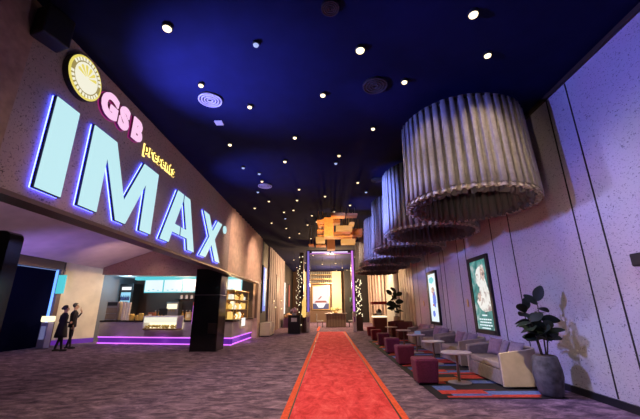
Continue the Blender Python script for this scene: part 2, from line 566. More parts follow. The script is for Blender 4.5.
def offset(pts, d):
    n = len(pts)
    ar = sum(pts[i][0] * pts[(i + 1) % n][1] - pts[(i + 1) % n][0] * pts[i][1] for i in range(n))
    sg = 1 if ar > 0 else -1
    out = []
    for i in range(n):
        a, p, c = Vector(pts[i - 1]), Vector(pts[i]), Vector(pts[(i + 1) % n])
        e1, e2 = (p - a).normalized(), (c - p).normalized()
        n1, n2 = Vector((e1.y, -e1.x)) * sg, Vector((e2.y, -e2.x)) * sg
        m = (n1 + n2)
        k = min(2.2, 2 / max(0.2, m.length_squared)) if m.length > 1e-4 else 1
        q = p + m * k * d
        out.append((q.x, q.y))
    return out


def big_letter(name, label, y0, polys):
    t = thing(name, label, 'sign letter', (XL, y0 * 0.985, 2.93), group='large letters on the sign wall')
    t.scale = (1, 0.985, 0.985)
    f, r, h = B(), B(), B()
    for p in polys:
        f.prism(offset(p, -0.014), 0.075, 0.085, LM)
        r.prism(p, 0.035, 0.075, LM)
        h.prism(offset(p, -0.004), 0.012, 0.033, LM)
    f.build('face', G_LETTER, t)
    r.build('casing', mat('navy casing', (0.01, 0.015, 0.10), 0.4), t)
    h.build('halo', G_HALO, t)
    return t


big_letter('letter_I', 'tall glowing white letter I, first of the large letters on the stone sign wall', 3.80,
           [[(0, 0), (0.45, 0), (0.45, 1.37), (0, 1.37)]])
big_letter('letter_M', 'wide glowing white letter M on the stone sign wall', 4.56,
           [[(0, 0), (0.43, 0), (0.43, 0.98), (0.90, 0), (1.20, 0), (1.67, 0.98), (1.67, 0), (2.10, 0), (2.10, 1.38), (1.5, 1.38), (1.05, 0.45), (0.60, 1.38), (0, 1.38)]])
la = [(0, 0), (0.45, 0), (0.56, 0.28), (0.96, 0.28), (0.96, 0.52), (0.66, 0.52), (0.96, 1.18), (0.96, 1.38), (0.60, 1.38)]
big_letter('letter_A', 'glowing white letter A with a dark slit between M and X on the sign wall', 7.03,
           [la, [(1.96 - x, y) for x, y in reversed(la)]])
big_letter('letter_X', 'glowing white letter X, last of the large letters before the trademark ring', 9.38,
           [[(0, 0), (0.50, 0), (0.93, 0.46), (1.36, 0), (1.86, 0), (1.2, 0.70), (1.84, 1.38), (1.34, 1.38), (0.93, 0.94), (0.52, 1.38), (0.02, 1.38), (0.66, 0.70)]])


def glyph(ch, size, off, ext, m, parent, name, loc=(0, 0, 0)):
    cu = bpy.data.curves.new(name, 'FONT')
    cu.body = ch
    cu.size = size
    cu.offset = off
    cu.extrude = ext
    cu.resolution_u = 4
    o = bpy.data.objects.new(name, cu)
    COL.objects.link(o)
    dg = bpy.context.evaluated_depsgraph_get()
    me = bpy.data.meshes.new_from_object(o.evaluated_get(dg))
    bpy.data.objects.remove(o)
    bpy.data.curves.remove(cu)
    me.name = name
    me.materials.clear()
    me.materials.append(m)
    q = bpy.data.objects.new(name, me)
    COL.objects.link(q)
    q.parent = parent
    q.rotation_euler = (PI / 2, 0, PI / 2)
    q.location = loc
    return q, (min(v.co.x for v in me.vertices), max(v.co.x for v in me.vertices), max(v.co.y for v in me.vertices))


for ch, y, lb in (('G', 4.55, 'pink glowing letter G beside the round emblem'), ('S', 5.03, 'pink glowing letter S between G and B'), ('B', 5.42, 'pink glowing letter B before the small yellow word')):
    t = thing('letter_' + ch, lb, 'sign letter', (XL, y, 4.62), group='pink letters on the sign wall')
    glyph(ch, 0.56, 0.030, 0.012, G_PINK, t, 'face', (0.07, 0, 0))
    glyph(ch, 0.56, 0.034, 0.02, mat('wine casing', (0.2, 0.01, 0.08), 0.4), t, 'casing', (0.035, 0, 0))
    glyph(ch, 0.56, 0.044, 0.005, G_PINKH, t, 'halo', (0.008, 0, 0))
y = 5.96
for k, ch in enumerate('presents'):
    ordn = ['first letter p', 'second letter r', 'third letter e', 'fourth letter s', 'fifth letter e', 'sixth letter n', 'seventh letter t', 'last letter s'][k]
    t = thing('letter_' + ch, ordn + ' of the small yellow halo-lit word after the pink letters', 'sign letter', (XL, y, 4.56), group='small yellow halo letters')
    q, (x0, x1, h) = glyph(ch, 0.36, -0.001, 0.006, mat('dark gold letter', (0.10, 0.06, 0.02), 0.4, 0.5), t, 'face', (0.03, 0, 0))
    glyph(ch, 0.35, 0.022, 0.006, G_YEL, t, 'halo', (0.010, 0, 0))
    y += (x1 - x0) + 0.052
t = thing('trademark_ring', 'tiny glowing registered mark beside the letter X', 'sign letter', (XL, 11.33, 4.1))
b = B()
for i in range(20):
    a0, a1 = 2 * PI * i / 20, 2 * PI * (i + 1) / 20
    b.prism([(0.14 * math.cos(a0), 0.14 * math.sin(a0)), (0.14 * math.cos(a1), 0.14 * math.sin(a1)), (0.105 * math.cos(a1), 0.105 * math.sin(a1)), (0.105 * math.cos(a0), 0.105 * math.sin(a0))], 0.01, 0.06, LM)
b.build('ring', G_LETTER, t)
t.location.y = 11.5
t.location.z = 4.2
glyph('R', 0.2, 0.004, 0.02, G_LETTER, t, 'letter', (0.04, -0.06, -0.07))

# round emblem
t = thing('emblem', 'round gold-rimmed glowing emblem at the top corner of the sign wall', 'emblem', (XL, 4.12, 4.85))
Rm = 0.345
b = B()
b.lathe([(Rm, 0.004), (Rm, 0.09)], 40, M=LM)
b.build('drum', M_BLACKGL, t)
b = B().lathe([(Rm - 0.01, 0.0905), (Rm - 0.01, 0.10)], 40, M=LM)
b.build('rim', G_EMBY, t)
B().lathe([(Rm - 0.045, 0.10), (Rm - 0.045, 0.106)], 40, M=LM).build('ring_band', G_EMBO, t)
b = B()
for i in range(28):
    if i in (0, 13, 14, 27):
        continue
    a = 2 * PI * i / 28
    b.box((0.278, 0, 0.108), (0.05, 0.038, 0.006), M=LM @ Matrix.Rotation(a, 4, 'Z'))
b.build('ring_writing', G_EMBW, t)
B().lathe([(0.235, 0.106), (0.235, 0.111)], 32, M=LM).build('disc', G_EMBW, t)
b = B()
for a in (0.35, 0.85, 1.35, 1.85, 2.35, 2.85):
    c, s_ = math.cos(a), math.sin(a)
    b.prism([(0.03 * c, 0.03 * s_), (0.19 * math.cos(a - 0.14), 0.19 * math.sin(a - 0.14)), (0.205 * c, 0.205 * s_), (0.19 * math.cos(a + 0.14), 0.19 * math.sin(a + 0.14))], 0.111, 0.116, LM)
b.build('petals', G_EMBY, t)

t = thing('loudspeaker', 'black loudspeaker bracketed high on the left wall corner under the ceiling', 'speaker', (XL, 3.34, 5.02))
B().box((0.17, 0.02, 0.0), (0.26, 0.34, 0.44), rz=-0.3).build('cabinet', M_BLACK, t, bevel=0.02)
B().box((0.03, 0.02, 0.0), (0.09, 0.07, 0.07)).build('bracket', M_BLACK, t)
t = thing('loudspeaker', 'black loudspeaker fixed on the pale right wall at the picture edge', 'speaker', (XR, 4.33, 2.02))
B().box((-0.14, 0, 0), (0.22, 0.24, 0.17)).build('cabinet', M_BLACK, t, bevel=0.02)
B().box((-0.02, 0, 0), (0.05, 0.07, 0.07)).build('bracket', M_BLACK, t)

# ---------------------------------------------------------------- ceiling fittings


def downlight(x, y, r, lens, label, group, lamp=0, drop=0.05):
    t = thing('downlight', label, 'ceiling light', (x, y, ZC), group=group)
    if drop > 0.2:
        B().lathe([(0.012, -drop), (0.012, 0)], 8).build('cord', M_BLACK, t)
    else:
        B().lathe([(r * 1.0, -drop), (r * 1.15, -drop + 0.01), (r * 1.15, 0)], 16).build('housing', M_BLACK, t, smooth=False)
    B().lathe([(r * 0.5, -drop - 0.03), (r * 0.85, -drop - 0.018), (r * 0.95, -drop)], 16).build('lens', lens, t, smooth=True)
    if lamp:
        spot((x, y, ZC - drop - 0.03), (x, y, 0), WARM, lamp * 2.2, 115, 0.8, 0.04)


ZK = (ZC - 1.45) / (5.66 - 1.45)
near = [(-2.42, 3.96, 0.065, 45, 'bright downlight above the sign wall emblem, leftmost large one'),
        (0.61, 4.51, 0.07, 95, 'brightest downlight near the middle top of the ceiling'),
        (2.23, 3.86, 0.065, 75, 'bright downlight at the top right, above the nearest hanging curtain'),
        (2.83, 4.70, 0.055, 75, 'downlight just above the nearest hanging curtain drum'),
        (-2.40, 5.31, 0.045, 45, 'downlight just above the left round vent'),
        (-1.62, 6.05, 0.045, 50, 'downlight just right of the left round vent'),
        (-0.04, 5.70, 0.05, 75, 'downlight left of the round ceiling speaker'),
        (1.54, 5.35, 0.05, 60, 'downlight right of the round ceiling speaker'),
        (1.16, 7.05, 0.045, 60, 'downlight left of the second hanging curtain drum'),
        (-0.78, 7.41, 0.045, 75, 'downlight beyond the middle of the ceiling, over the grey carpet'),
        (-1.21, 8.81, 0.045, 60, 'downlight behind the middle one over the grey carpet'),
        (-2.53, 7.71, 0.045, 60, 'downlight beside the letter M end, near the small square panel')]
for x, y, r, e, lb in near:
    downlight(x * ZK, y * ZK, r, G_LAMP, lb, 'large ceiling downlights', e)
mid = [(0.38, 8.48), (-2.19, 10.34), (-0.99, 11.18), (-0.05, 12.0), (-2.33, 12.5), (-1.18, 12.43), (-3.1, 13.41), (-1.92, 14.09), (-1.46, 13.8),
       (-0.69, 14.73), (-0.5, 15.9), (0.34, 14.13), (-1.0, 16.5), (-2.2, 17.2), (-2.8, 16.0), (-1.6, 18.5), (-2.3, 19.6), (-1.0, 20.0), (1.1, 10.6), (1.0, 13.2)]
rowed = sorted(mid, key=lambda p: p[1])
lab = {}
for r_ in range(5):
    for c_, p in enumerate(sorted(rowed[4 * r_:4 * r_ + 4])):
        lab[p] = 'small warm downlight, %s from left in the %s row of far lights' % (ORD[c_], ORD[r_])
for i, (x, y) in enumerate(mid):
    downlight(x * ZK, y * ZK, 0.045, G_LAMPS, lab[(x, y)], 'small far downlights', 65 if i in (0, 2, 3, 4, 8, 13, 15, 17) else 0)
for i, (x, y) in enumerate([(-1.0, 23), (-2.4, 23.4), (0.6, 23.6), (2.0, 24), (-0.4, 26), (1.2, 26.5), (-1.8, 27), (2.6, 27.5), (0.3, 29.5), (-2.8, 30), (1.8, 30.5), (-1.1, 31.5), (0.9, 33)]):
    downlight(x, y, 0.05, G_LAMPS, 'tiny hanging bulb beyond the purple gateway, number %s counted away from the camera' % (ORD + ['eleventh', 'twelfth', 'thirteenth'])[i], 'downlights beyond the gateway', 0, 0.3 + 0.25 * (i % 3))
for i, (x, y) in enumerate([(-1.12, 4.33), (0.30, 9.0), (-2.55, 9.2), (-2.15, 9.68), (-2.55, 11.4), (1.5, 11.6), (-2.0, 15.2)]):
    lb = 'unlit black spotlight on the blue ceiling left of the brightest downlight' if i == 0 else 'unlit bluish ceiling spotlight, %s of the unlit ones counted from the camera' % ORD[i]
    downlight(x * ZK, y * ZK, 0.045, G_LAMPB, lb, 'unlit ceiling spots')


def round_vent(x, y, r, m, label, name='ceiling_vent', cat='vent'):
    t = thing(name, label, cat, (x, y, ZC))
    plate = B().lathe([(r, -0.025), (r, 0)], 32).build('plate', M_BLACK, t)
    for k in range(4):
        q = r * (1 - 0.24 * k)
        b = B()
        n = 32
        v, f = [], []
        for i in range(n):
            a = 2 * PI * i / n
            for rr, zz in ((q, -0.03), (q - r * 0.11, -0.03), (q - r * 0.11, -0.05), (q, -0.05)):
                v.append((rr * math.cos(a), rr * math.sin(a), zz))
        for i in range(n):
            j = (i + 1) % n
            for s_ in range(4):
                u = (s_ + 1) % 4
                f.append((4 * i + s_, 4 * j + s_, 4 * j + u, 4 * i + u))
        b.add(v, f)
        b.build('ring', m, plate)


round_vent(-2.2, 5.33, 0.22, mat('grey vent', (0.45, 0.42, 0.5), 0.5), 'round ringed air vent on the ceiling near the sign wall')
round_vent(0.91, 5.02, 0.22, mat('black vent', (0.03, 0.03, 0.04), 0.5), 'round black ringed ceiling speaker left of the nearest curtain drum', 'ceiling_speaker', 'speaker')
round_vent(-2.0, 9.95, 0.22, MATS['grey vent'], 'far round ringed air vent above the letter X')
round_vent(0.09, 3.40, 0.12, MATS['black vent'], 'small round black fitting at the top edge of the ceiling', 'ceiling_speaker', 'speaker')
round_vent(1.6, 9.6, 0.18, MATS['black vent'], 'dark round fitting on the ceiling left of the second curtain drum', 'ceiling_speaker', 'speaker')
t = tag(B().box((-2.3, 6.17, ZC - 0.012), (0.16, 0.16, 0.024)).build('access_panel', MATS['grey vent'] if False else mat('pale panel', (0.7, 0.7, 0.8), 0.5)), 'small pale square panel on the ceiling beyond the left round vent', 'panel')

# ---------------------------------------------------------------- pleated curtain drums


def pleat_drum(b, R, z0, z1, n, amp, seed, flare=0.05, rag=0.0):
    rnd = random.Random(seed)
    ph = [rnd.uniform(-0.5, 0.5) for _ in range(n + 1)]
    ph[n] = ph[0]
    ra = [rnd.uniform(0.5, 1.25) for _ in range(n + 1)]
    ra[n] = ra[0]
    sub = 10
    N = n * sub
    rows = 7
    v, f = [], []
    for k in range(rows):
        u = k / (rows - 1)
        zz = z0 + (z1 - z0) * u
        for i in range(N):
            q = i / sub
            j = int(q)
            fr = q - j
            p = ph[j] * (1 - fr) + ph[j + 1] * fr
            am = ra[j] * (1 - fr) + ra[j + 1] * fr
            w_ = 2 * abs(math.sin(PI * q + p)) ** 0.75 - 1
            rr = R + amp * am * w_ * (1.15 - 0.5 * u) + flare * (1 - u)
            a = 2 * PI * i / N + 0.02 * math.sin(4 * PI * q + p)
            dz = 0
            if k == 0 and rag:
                dz = rag * math.sin(2 * PI * q * 1.5 + 3 * p) * am
            v.append((rr * math.cos(a), rr * math.sin(a), zz + dz))
    for k in range(rows - 1):
        for i in range(N):
            j = (i + 1) % N
            f.append((k * N + i, k * N + j, (k + 1) * N + j, (k + 1) * N + i))
    b.add(v, f)


def solidify(o, t):
    m = o.modifiers.new('thickness', 'SOLIDIFY')
    m.thickness = t
    m.offset = -1


def make_drum(label):
    t = thing('curtain_drum', label, 'hanging curtain', (2.76, 6.06, 5.02), group='pleated curtain drums hung from the ceiling')
    b = B()
    pleat_drum(b, 1.11, -1.66, 0, 48, 0.075, 3, 0.02)
    o = b.build('outer_curtain', M_CURTAIN, t, smooth=True)
    solidify(o, 0.012)
    b = B()
    pleat_drum(b, 1.115, -1.73, -1.645, 48, 0.070, 3, 0.022, 0.004)
    o = b.build('hem', M_HEM, o, smooth=True)
    solidify(o, 0.018)
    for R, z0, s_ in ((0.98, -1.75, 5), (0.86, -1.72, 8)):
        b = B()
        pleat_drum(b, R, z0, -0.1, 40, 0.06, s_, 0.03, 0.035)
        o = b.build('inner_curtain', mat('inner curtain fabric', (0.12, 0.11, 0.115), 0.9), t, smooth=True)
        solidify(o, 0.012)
    B().lathe([(1.12, -0.03), (1.12, 0.02)], 48).build('top_ring', M_BLACK, t)
    B().lathe([(0.5, 0.02), (0.5, ZC - 5.02)], 24).build('mount', M_BLACK, t)
    return t


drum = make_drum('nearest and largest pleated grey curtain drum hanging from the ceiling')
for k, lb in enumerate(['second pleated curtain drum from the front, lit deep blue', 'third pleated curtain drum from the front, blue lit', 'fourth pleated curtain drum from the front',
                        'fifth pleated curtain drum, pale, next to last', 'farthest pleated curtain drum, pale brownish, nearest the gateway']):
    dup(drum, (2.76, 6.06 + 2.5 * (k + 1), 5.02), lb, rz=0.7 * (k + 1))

# ---------------------------------------------------------------- carpets
t = thing('carpet_runner', 'long red carpet runner with thin black side stripes leading to the gateway', 'carpet', (0.2, 0, 0))
B().box((0, 12.3, 0.006), (1.50, 19.2, 0.012)).build('pile', M_RED, t)
for s_ in (-1, 1):
    B().box((s_ * 0.762, 12.3, 0.006), (0.024, 19.2, 0.012)).build('stripe', M_BLACK, t)
    B().box((s_ * 0.825, 12.3, 0.006), (0.10, 19.2, 0.012)).build('border', M_REDEDGE, t)

RB = {'black': mat('rug black', (0.012, 0.01, 0.014), 0.95), 'red': mat('rug red', (0.55, 0.05, 0.03), 0.95, noise=0.3, nscale=20), 'blue': mat('rug blue', (0.10, 0.16, 0.42), 0.95, noise=0.3, nscale=20),
      'orange': mat('rug orange', (0.45, 0.12, 0.03), 0.95, noise=0.3, nscale=20), 'wine': mat('rug wine', (0.20, 0.02, 0.04), 0.95, noise=0.3, nscale=20)}
rug = B().box((2.84, 10.97, 0.004), (2.10, 9.84, 0.008))
keys = list(RB)
z0 = 0.0085
for k in range(5):
    Y = 6.12 + 2.0 * k if k else 6.12
    def blk(c, x0, x1, y0, y1):
        n0 = len(rug.bm.faces)
        rug.box(((x0 + x1) / 2, (y0 + y1) / 2, z0), (x1 - x0, y1 - y0, 0.006))
        rug.bm.faces.ensure_lookup_table()
        for q in rug.bm.faces[n0:]:
            q.material_index = keys.index(c)
    blk('red', 1.98, 3.5, Y, Y + 0.10)
    blk('blue', 2.1, 2.75, Y + 0.10, Y + 0.24)
    blk('red', 2.75, 3.8, Y + 0.10, Y + 0.16)
    blk('blue', 2.75, 3.8, Y + 0.16, Y + 0.42)
    blk('red', 1.95, 2.75, Y + 0.24, Y + 0.50)
    blk('blue', 1.95, 2.3, Y + 0.50, Y + 0.84)
    blk('wine', 2.3, 3.0, Y + 0.50, Y + 0.56)
    blk('orange', 2.0, 2.7, Y + 1.25, Y + 1.62)
    blk('red', 1.9, 2.3, Y + 1.05, Y + 1.22)
    blk('red', 2.75, 3.6, Y + 1.5, Y + 1.9)
    blk('blue', 2.75, 3.3, Y + 1.05, Y + 1.3)
rug = rug.build('area_rug', RB['black'])
for k in keys[1:]:
    rug.data.materials.append(RB[k])
tag(rug, 'long patchwork rug of red, blue, orange and black blocks under the sofas', 'rug')

# ---------------------------------------------------------------- lounge seating


def make_sofa(label, loc, shell_m, in_m, L=1.55, D=0.78, name='loveseat', cat='sofa', n=2, group='tub sofas along the right wall', H=0.0):
    """opens towards -X, origin at floor centre"""
    t = thing(name, label, cat, loc, group=group)
    r = 0.28
    path = [(-D / 2, -L / 2), (-D / 2 + 0.25, -L / 2)]
    for i in range(7):
        a = -PI / 2 + PI / 2 * i / 6
        path.append((D / 2 - r + r * math.cos(a), -L / 2 + r + r * math.sin(a)))
    q = [(x, -y) for x, y in reversed(path)]
    path = path + q

    def wall(b, off0, off1, z0, zf, zb, cut=0):
        m = len(path)
        v = []
        for i, (x, y) in enumerate(path):
            a = path[max(i - 1, 0)]
            c = path[min(i + 1, m - 1)]
            tx, ty = c[0] - a[0], c[1] - a[1]
            l = math.hypot(tx, ty)
            nx, ny = ty / l, -tx / l
            u = (x + D / 2) / D
            zt = zf + (zb - zf) * (u ** 0.8)
            for of, zz in ((off0, z0), (off1, z0), (off1, zt), (off0, zt)):
                v.append((x + nx * of + (cut if i in (0, m - 1) else 0), y + ny * of, zz))
        f = []
        for i in range(m - 1):
            for s_ in range(4):
                u_ = (s_ + 1) % 4
                f.append((4 * i + s_, 4 * i + 4 + s_, 4 * i + 4 + u_, 4 * i + u_))
        f.append((0, 1, 2, 3))
        f.append(tuple(4 * (m - 1) + k for k in (3, 2, 1, 0)))
        b.add(v, f)
    b = B()
    wall(b, 0, -0.045, 0.03, 0.60 + H, 0.68 + H)
    b.build('shell', shell_m, t, bevel=0.012, smooth=False)
    b = B()
    wall(b, -0.045, -0.12, 0.1, 0.58 + H, 0.655 + H, cut=0.02)
    b.build('lining', in_m, t, bevel=0.015)
    B().box((-0.04, 0, 0.17), (D - 0.12, L - 0.24, 0.26)).build('base', in_m, t, bevel=0.01)
    wdt = (L - 0.26) / n
    for k in range(n):
        B().box((-0.045, -L / 2 + 0.13 + wdt * (k + 0.5), 0.365), (D - 0.14, wdt - 0.01, 0.12)).build('seat_cushion', M_SEAT if n == 2 else in_m, t, bevel=0.03)
    for sx in (-1, 1):
        for sy in (-1, 1):
            B().tube((sx * (D / 2 - 0.15), sy * (L / 2 - 0.14), 0.0), (sx * (D / 2 - 0.15), sy * (L / 2 - 0.14), 0.06), 0.02).build('foot', M_BLACK, t)
    return t


def make_pillow(label, loc, m, rot, s_=0.36):
    b = B()
    n = 8
    v, f = [], []
    for sgn in (1, -1):
        for i in range(n + 1):
            for j in range(n + 1):
                x, y = -1 + 2 * i / n, -1 + 2 * j / n
                h = (1 - x ** 4) * (1 - y ** 4)
                k = 1 - 0.10 * (x * x * (1 - y * y) + y * y * (1 - x * x))
                v.append((x * s_ / 2 * k, y * s_ / 2 * k, sgn * (0.055 * h ** 0.6 + 0.001)))
    o_ = (n + 1) ** 2
    for s2 in (0, 1):
        for i in range(n):
            for j in range(n):
                a = s2 * o_ + i * (n + 1) + j
                f.append((a, a + 1, a + n + 2, a + n + 1))
    for i in range(n):
        for a, c in ((i, i + 1), (i * (n + 1), (i + 1) * (n + 1)), (n * (n + 1) + i, n * (n + 1) + i + 1), (i * (n + 1) + n, (i + 1) * (n + 1) + n)):
            f.append((a, c, c + o_, a + o_))
    b.add(v, f)
    o = b.build('throw_pillow', m, smooth=True)
    o.location = loc
    o.rotation_euler = rot
    return tag(o, label, 'pillow', 'throw pillows on the tub sofas')


SY = [7.43 + 2.25 * k for k in range(4)]
which = ['nearest the big potted plant', 'second from the big potted plant', 'third from the big potted plant', 'farthest from the big potted plant']
sofa = make_sofa('cream tub loveseat with grey lining ' + which[0], (3.56, SY[0], 0.0125), M_SHELL, M_SOFAIN)
for k in (1, 2, 3):
    dup(sofa, (3.56 + (0, 0.10, 0.16, 0.22)[k], SY[k], 0.0125), 'cream tub loveseat with grey lining ' + which[k])
for k, y in enumerate(SY):
    pl = 'on the loveseat ' + which[k]
    make_pillow('mauve pillow at the near end ' + pl, (3.66 + (0, 0.10, 0.16, 0.22)[k], y - 0.42, 0.615), M_PILLOW, (0.15, -1.15, 0.1))
    make_pillow('mauve pillow in the middle ' + pl, (3.66 + (0, 0.10, 0.16, 0.22)[k], y - 0.02, 0.615), M_PILLOW, (-0.1, -1.15, -0.1))
    make_pillow('pinkish pillow at the far end ' + pl, (3.66 + (0, 0.10, 0.16, 0.22)[k], y + 0.40, 0.615), M_PILLOW2, (0.1, -1.15, 0.2))
chair = make_sofa('brown leather tub chair beyond the cream loveseats, nearer of the two', (3.65, 16.75, 0), M_RBROWN, M_RBROWN, L=0.85, D=0.75, name='tub_chair', cat='armchair', n=1, group='brown tub chairs', H=0.12)
dup(chair, (3.55, 18.05, 0), 'brown leather tub chair beside the far potted plant')

# ottomans
t = thing('ottoman', 'burgundy cube ottoman nearest the camera beside the patchwork rug', 'ottoman', (1.92, 7.22, 0.0125), group='cube ottomans in a row')
B().box((0, 0, 0.235), (0.46, 0.44, 0.43), taper=0.86).build('body', M_BURG, t, bevel=0.03, seg=3)
B().box((0, 0, 0.455), (0.42, 0.40, 0.012)).build('top_panel', M_BURG, t, bevel=0.005)
for sx in (-1, 1):
    for sy in (-1, 1):
        B().tube((sx * 0.17, sy * 0.17, 0), (sx * 0.17, sy * 0.17, 0.03), 0.015).build('foot', M_BLACK, t)
ott = t
for k, (x, y, lb) in enumerate([(2.02, 9.5, 'second burgundy cube ottoman from the camera'), (2.10, 11.7, 'third burgundy cube ottoman from the camera'), (2.17, 13.9, 'fourth cube ottoman from the camera, dark burgundy'),
                                (2.22, 16.3, 'fifth cube ottoman from the camera, reddish'), (2.3, 18.6, 'sixth cube ottoman, reddish, farthest in the row')]):
    o = dup(ott, (x, y, 0.0125 if y < 15.9 else 0), lb)
    if k >= 3:
        for c in o.children:
            if c.name.startswith(('body', 'top_panel')):
                c.data = c.data.copy()
                c.data.materials.clear()
                c.data.materials.append(M_BURG2)

# round tables
t = thing('side_table', 'round stone-topped pedestal table nearest the camera in front of a loveseat', 'table', (2.58, 7.22, 0.0125), group='round pedestal tables')
B().lathe([(0.285, 0.535), (0.295, 0.545), (0.295, 0.56), (0.285, 0.565)], 32).build('tabletop', M_TTOP, t)
B().lathe([(0.03, 0.02), (0.026, 0.5), (0.05, 0.535)], 16).build('pole', M_POLE, t, smooth=False)
B().lathe([(0.22, 0.0), (0.22, 0.012), (0.05, 0.022), (0.03, 0.03)], 28).build('base', mat('base plate', (0.5, 0.45, 0.42), 0.3, 0.7), t)
tb = t
for k, lb in enumerate(['second round pedestal table from the camera', 'third round pedestal table from the camera', 'fourth round pedestal table from the camera', 'farthest round pedestal table, beside the brown tub chairs']):
    y = 7.22 + 2.25 * (k + 1) + (0.35 if k == 3 else 0)
    dup(tb, ((2.8, 2.92, 3.0, 3.0)[k], y, 0.0125 if y < 15.95 else 0), lb)
t = thing('menu_card', 'small lit white card standing on the third round table', 'card', (2.98, 11.7, 0.577))
B().box((0, 0, 0.006), (0.16, 0.1, 0.012)).build('foot', M_WHITE, t)
B().box((0, 0, 0.06), (0.20, 0.012, 0.10)).build('card', mat('pale cyan card', (0.6, 0.9, 0.95), 0.5), t)

# potted rubber plant


def leaf(b, base, d, L, W, up):
    d = d.normalized()
    side = d.cross(up).normalized()
    nrm = side.cross(d).normalized()
    n = 8
    v = []
    for i in range(n + 1):
        u = i / n
        wdt = W * math.sin(PI * min(1, u * 0.94 + 0.03)) ** 0.65
        p = base + d * (L * u) - nrm * (0.22 * L * u * u)
        v += [p - side * wdt + nrm * wdt * 0.2, p, p + side * wdt + nrm * wdt * 0.2]
    f = []
    for i in range(n):
        a = 3 * i
        f += [(a, a + 1, a + 4, a + 3), (a + 1, a + 2, a + 5, a + 4)]
    b.add([tuple(q) for q in v], f)


def make_plant(name, label, loc, potprof, potm, stems, nleaf, H0, H1, L, seed, group=None, sc=1):
    rnd = random.Random(seed)
    t = thing(name, label, 'plant', loc, group=group)
    B().lathe(potprof, 24).build('pot', potm, t, smooth=True)
    rt = potprof[-1][0]
    zt = potprof[-1][1]
    B().lathe([(rt * 0.85, zt + 0.002), (rt * 0.85, zt + 0.008)], 20).build('soil', M_SOIL, t)
    b, lf = B(), B()
    for s_ in range(stems):
        a = 2 * PI * s_ / stems + 0.5
        p0 = Vector((0.05 * math.cos(a), 0.05 * math.sin(a), zt))
        top = Vector((0.16 * math.cos(a) * sc - 0.05, 0.16 * math.sin(a) * sc, H1 - 0.16 * s_))
        midp = (p0 + top) / 2 + Vector((0.03, 0.02, 0))
        b.tube(p0, midp, 0.013, 0.011, 8)
        b.tube(midp, top, 0.011, 0.006, 8)
        for k in range(nleaf):
            u = (k + 0.5) / nleaf
            zz = H0 + (top.z - H0) * u
            q = (zz - p0.z) / (top.z - p0.z)
            base = p0.lerp(midp, q * 2) if q < 0.5 else midp.lerp(top, q * 2 - 1)
            ang = 2.4 * k + s_ * 1.3 + rnd.uniform(-0.4, 0.4)
            el = rnd.uniform(-0.1, 0.5) + (0.7 if u > 0.85 else 0)
            d = Vector((math.cos(ang) * math.cos(el), math.sin(ang) * math.cos(el), math.sin(el)))
            leaf(lf, base, d, L * rnd.uniform(0.8, 1.15), L * 0.34 * rnd.uniform(0.85, 1.1), Vector((rnd.uniform(-0.7, 0.7), rnd.uniform(-1.2, 0.5), rnd.uniform(0.1, 1))))
    b.build('stem', M_STEM, t, smooth=True)
    lf.build('foliage', M_LEAF, t, smooth=True)
    return t


make_plant('potted_plant', 'tall dark-leaved rubber plant in a big dark concrete pot by the right wall', (3.72, 6.20, 0.0125),
           [(0.15, 0), (0.18, 0.04), (0.225, 0.30), (0.22, 0.42), (0.185, 0.60), (0.165, 0.62)], M_POT, 4, 11, 0.86, 1.56, 0.25, 5)
make_plant('potted_plant', 'far potted plant beside the brown tub chairs against the gold wall', (3.75, 18.9, 0),
           [(0.14, 0), (0.2, 0.5), (0.16, 0.95), (0.16, 0.96)], mat('gold pot', (0.5, 0.4, 0.25), 0.5), 3, 7, 1.15, 2.35, 0.42, 9)

# ---------------------------------------------------------------- lit posters on the right wall
W90 = Matrix(((0, 0, -1, 0), (-1, 0, 0, 0), (0, 1, 0, 0), (0, 0, 0, 1)))  # x->-Y, y->Z, z->-X : faces the hall


def blob(cx, cy, rx, ry, n=16, ph=0):
    return [(cx + rx * math.cos(2 * PI * i / n) * (1 + 0.12 * math.sin(3 * i + ph)), cy + ry * math.sin(2 * PI * i / n) * (1 + 0.1 * math.cos(2 * i + ph))) for i in range(n)]


t = thing('poster_lightbox', 'nearer backlit teal poster of a pale figure in a black frame on the right wall', 'poster', (XR - 0.003, 9.38, 0.8), group='lit posters on the right wall')
hw, hh = 0.56, 1.95
b = B()
for c, d_ in (((-hw - 0.0, hh / 2, 0.03), (0.11, hh + 0.11, 0.07)), ((hw + 0.0, hh / 2, 0.03), (0.11, hh + 0.11, 0.07)), ((0, 0, 0.03), (2 * hw, 0.11, 0.07)), ((0, hh, 0.03), (2 * hw, 0.11, 0.07))):
    b.box(c, d_, M=W90)
b.build('frame', M_BLACK, t)
panel = B().box((0, hh / 2, 0.02), (2 * hw - 0.04, hh - 0.04, 0.03), M=W90).build('panel', G_TEAL, t)
b = B()
b.prism(blob(0.02, 1.42, 0.23, 0.30), 0.037, 0.040, W90)
b.prism([(-0.05, 1.2), (0.3, 1.45), (0.45, 1.0), (0.5, 0.55), (0.05, 0.5), (-0.2, 0.75)], 0.036, 0.039, W90)
b.prism(blob(0.05, 0.78, 0.36, 0.25, ph=2), 0.035, 0.038, W90)
b.build('pale_figure', G_PALE, panel)
b = B()
b.prism(blob(0.22, 1.55, 0.12, 0.22, ph=1), 0.0405, 0.042, W90)
b.prism(blob(-0.15, 0.9, 0.10, 0.12, ph=3), 0.0405, 0.042, W90)
b.build('figure_shading', G_PEACH, panel)
b = B()
for k, wv in enumerate((0.3, 0.72, 0.66, 0.74, 0.5)):
    for j in range(6):
        ww = wv / 6
        b.box((-wv / 2 + ww * (j + 0.5), 0.42 - 0.075 * k - (0.03 if k else 0), 0.038), (ww * 0.78, 0.035, 0.005), M=W90)
b.build('print_lines', G_MENU, panel)
t = thing('poster_lightbox', 'farther backlit white poster with colourful print in a black frame on the right wall', 'poster', (XR - 0.003, 13.65, 0.84), group='lit posters on the right wall')
b = B()
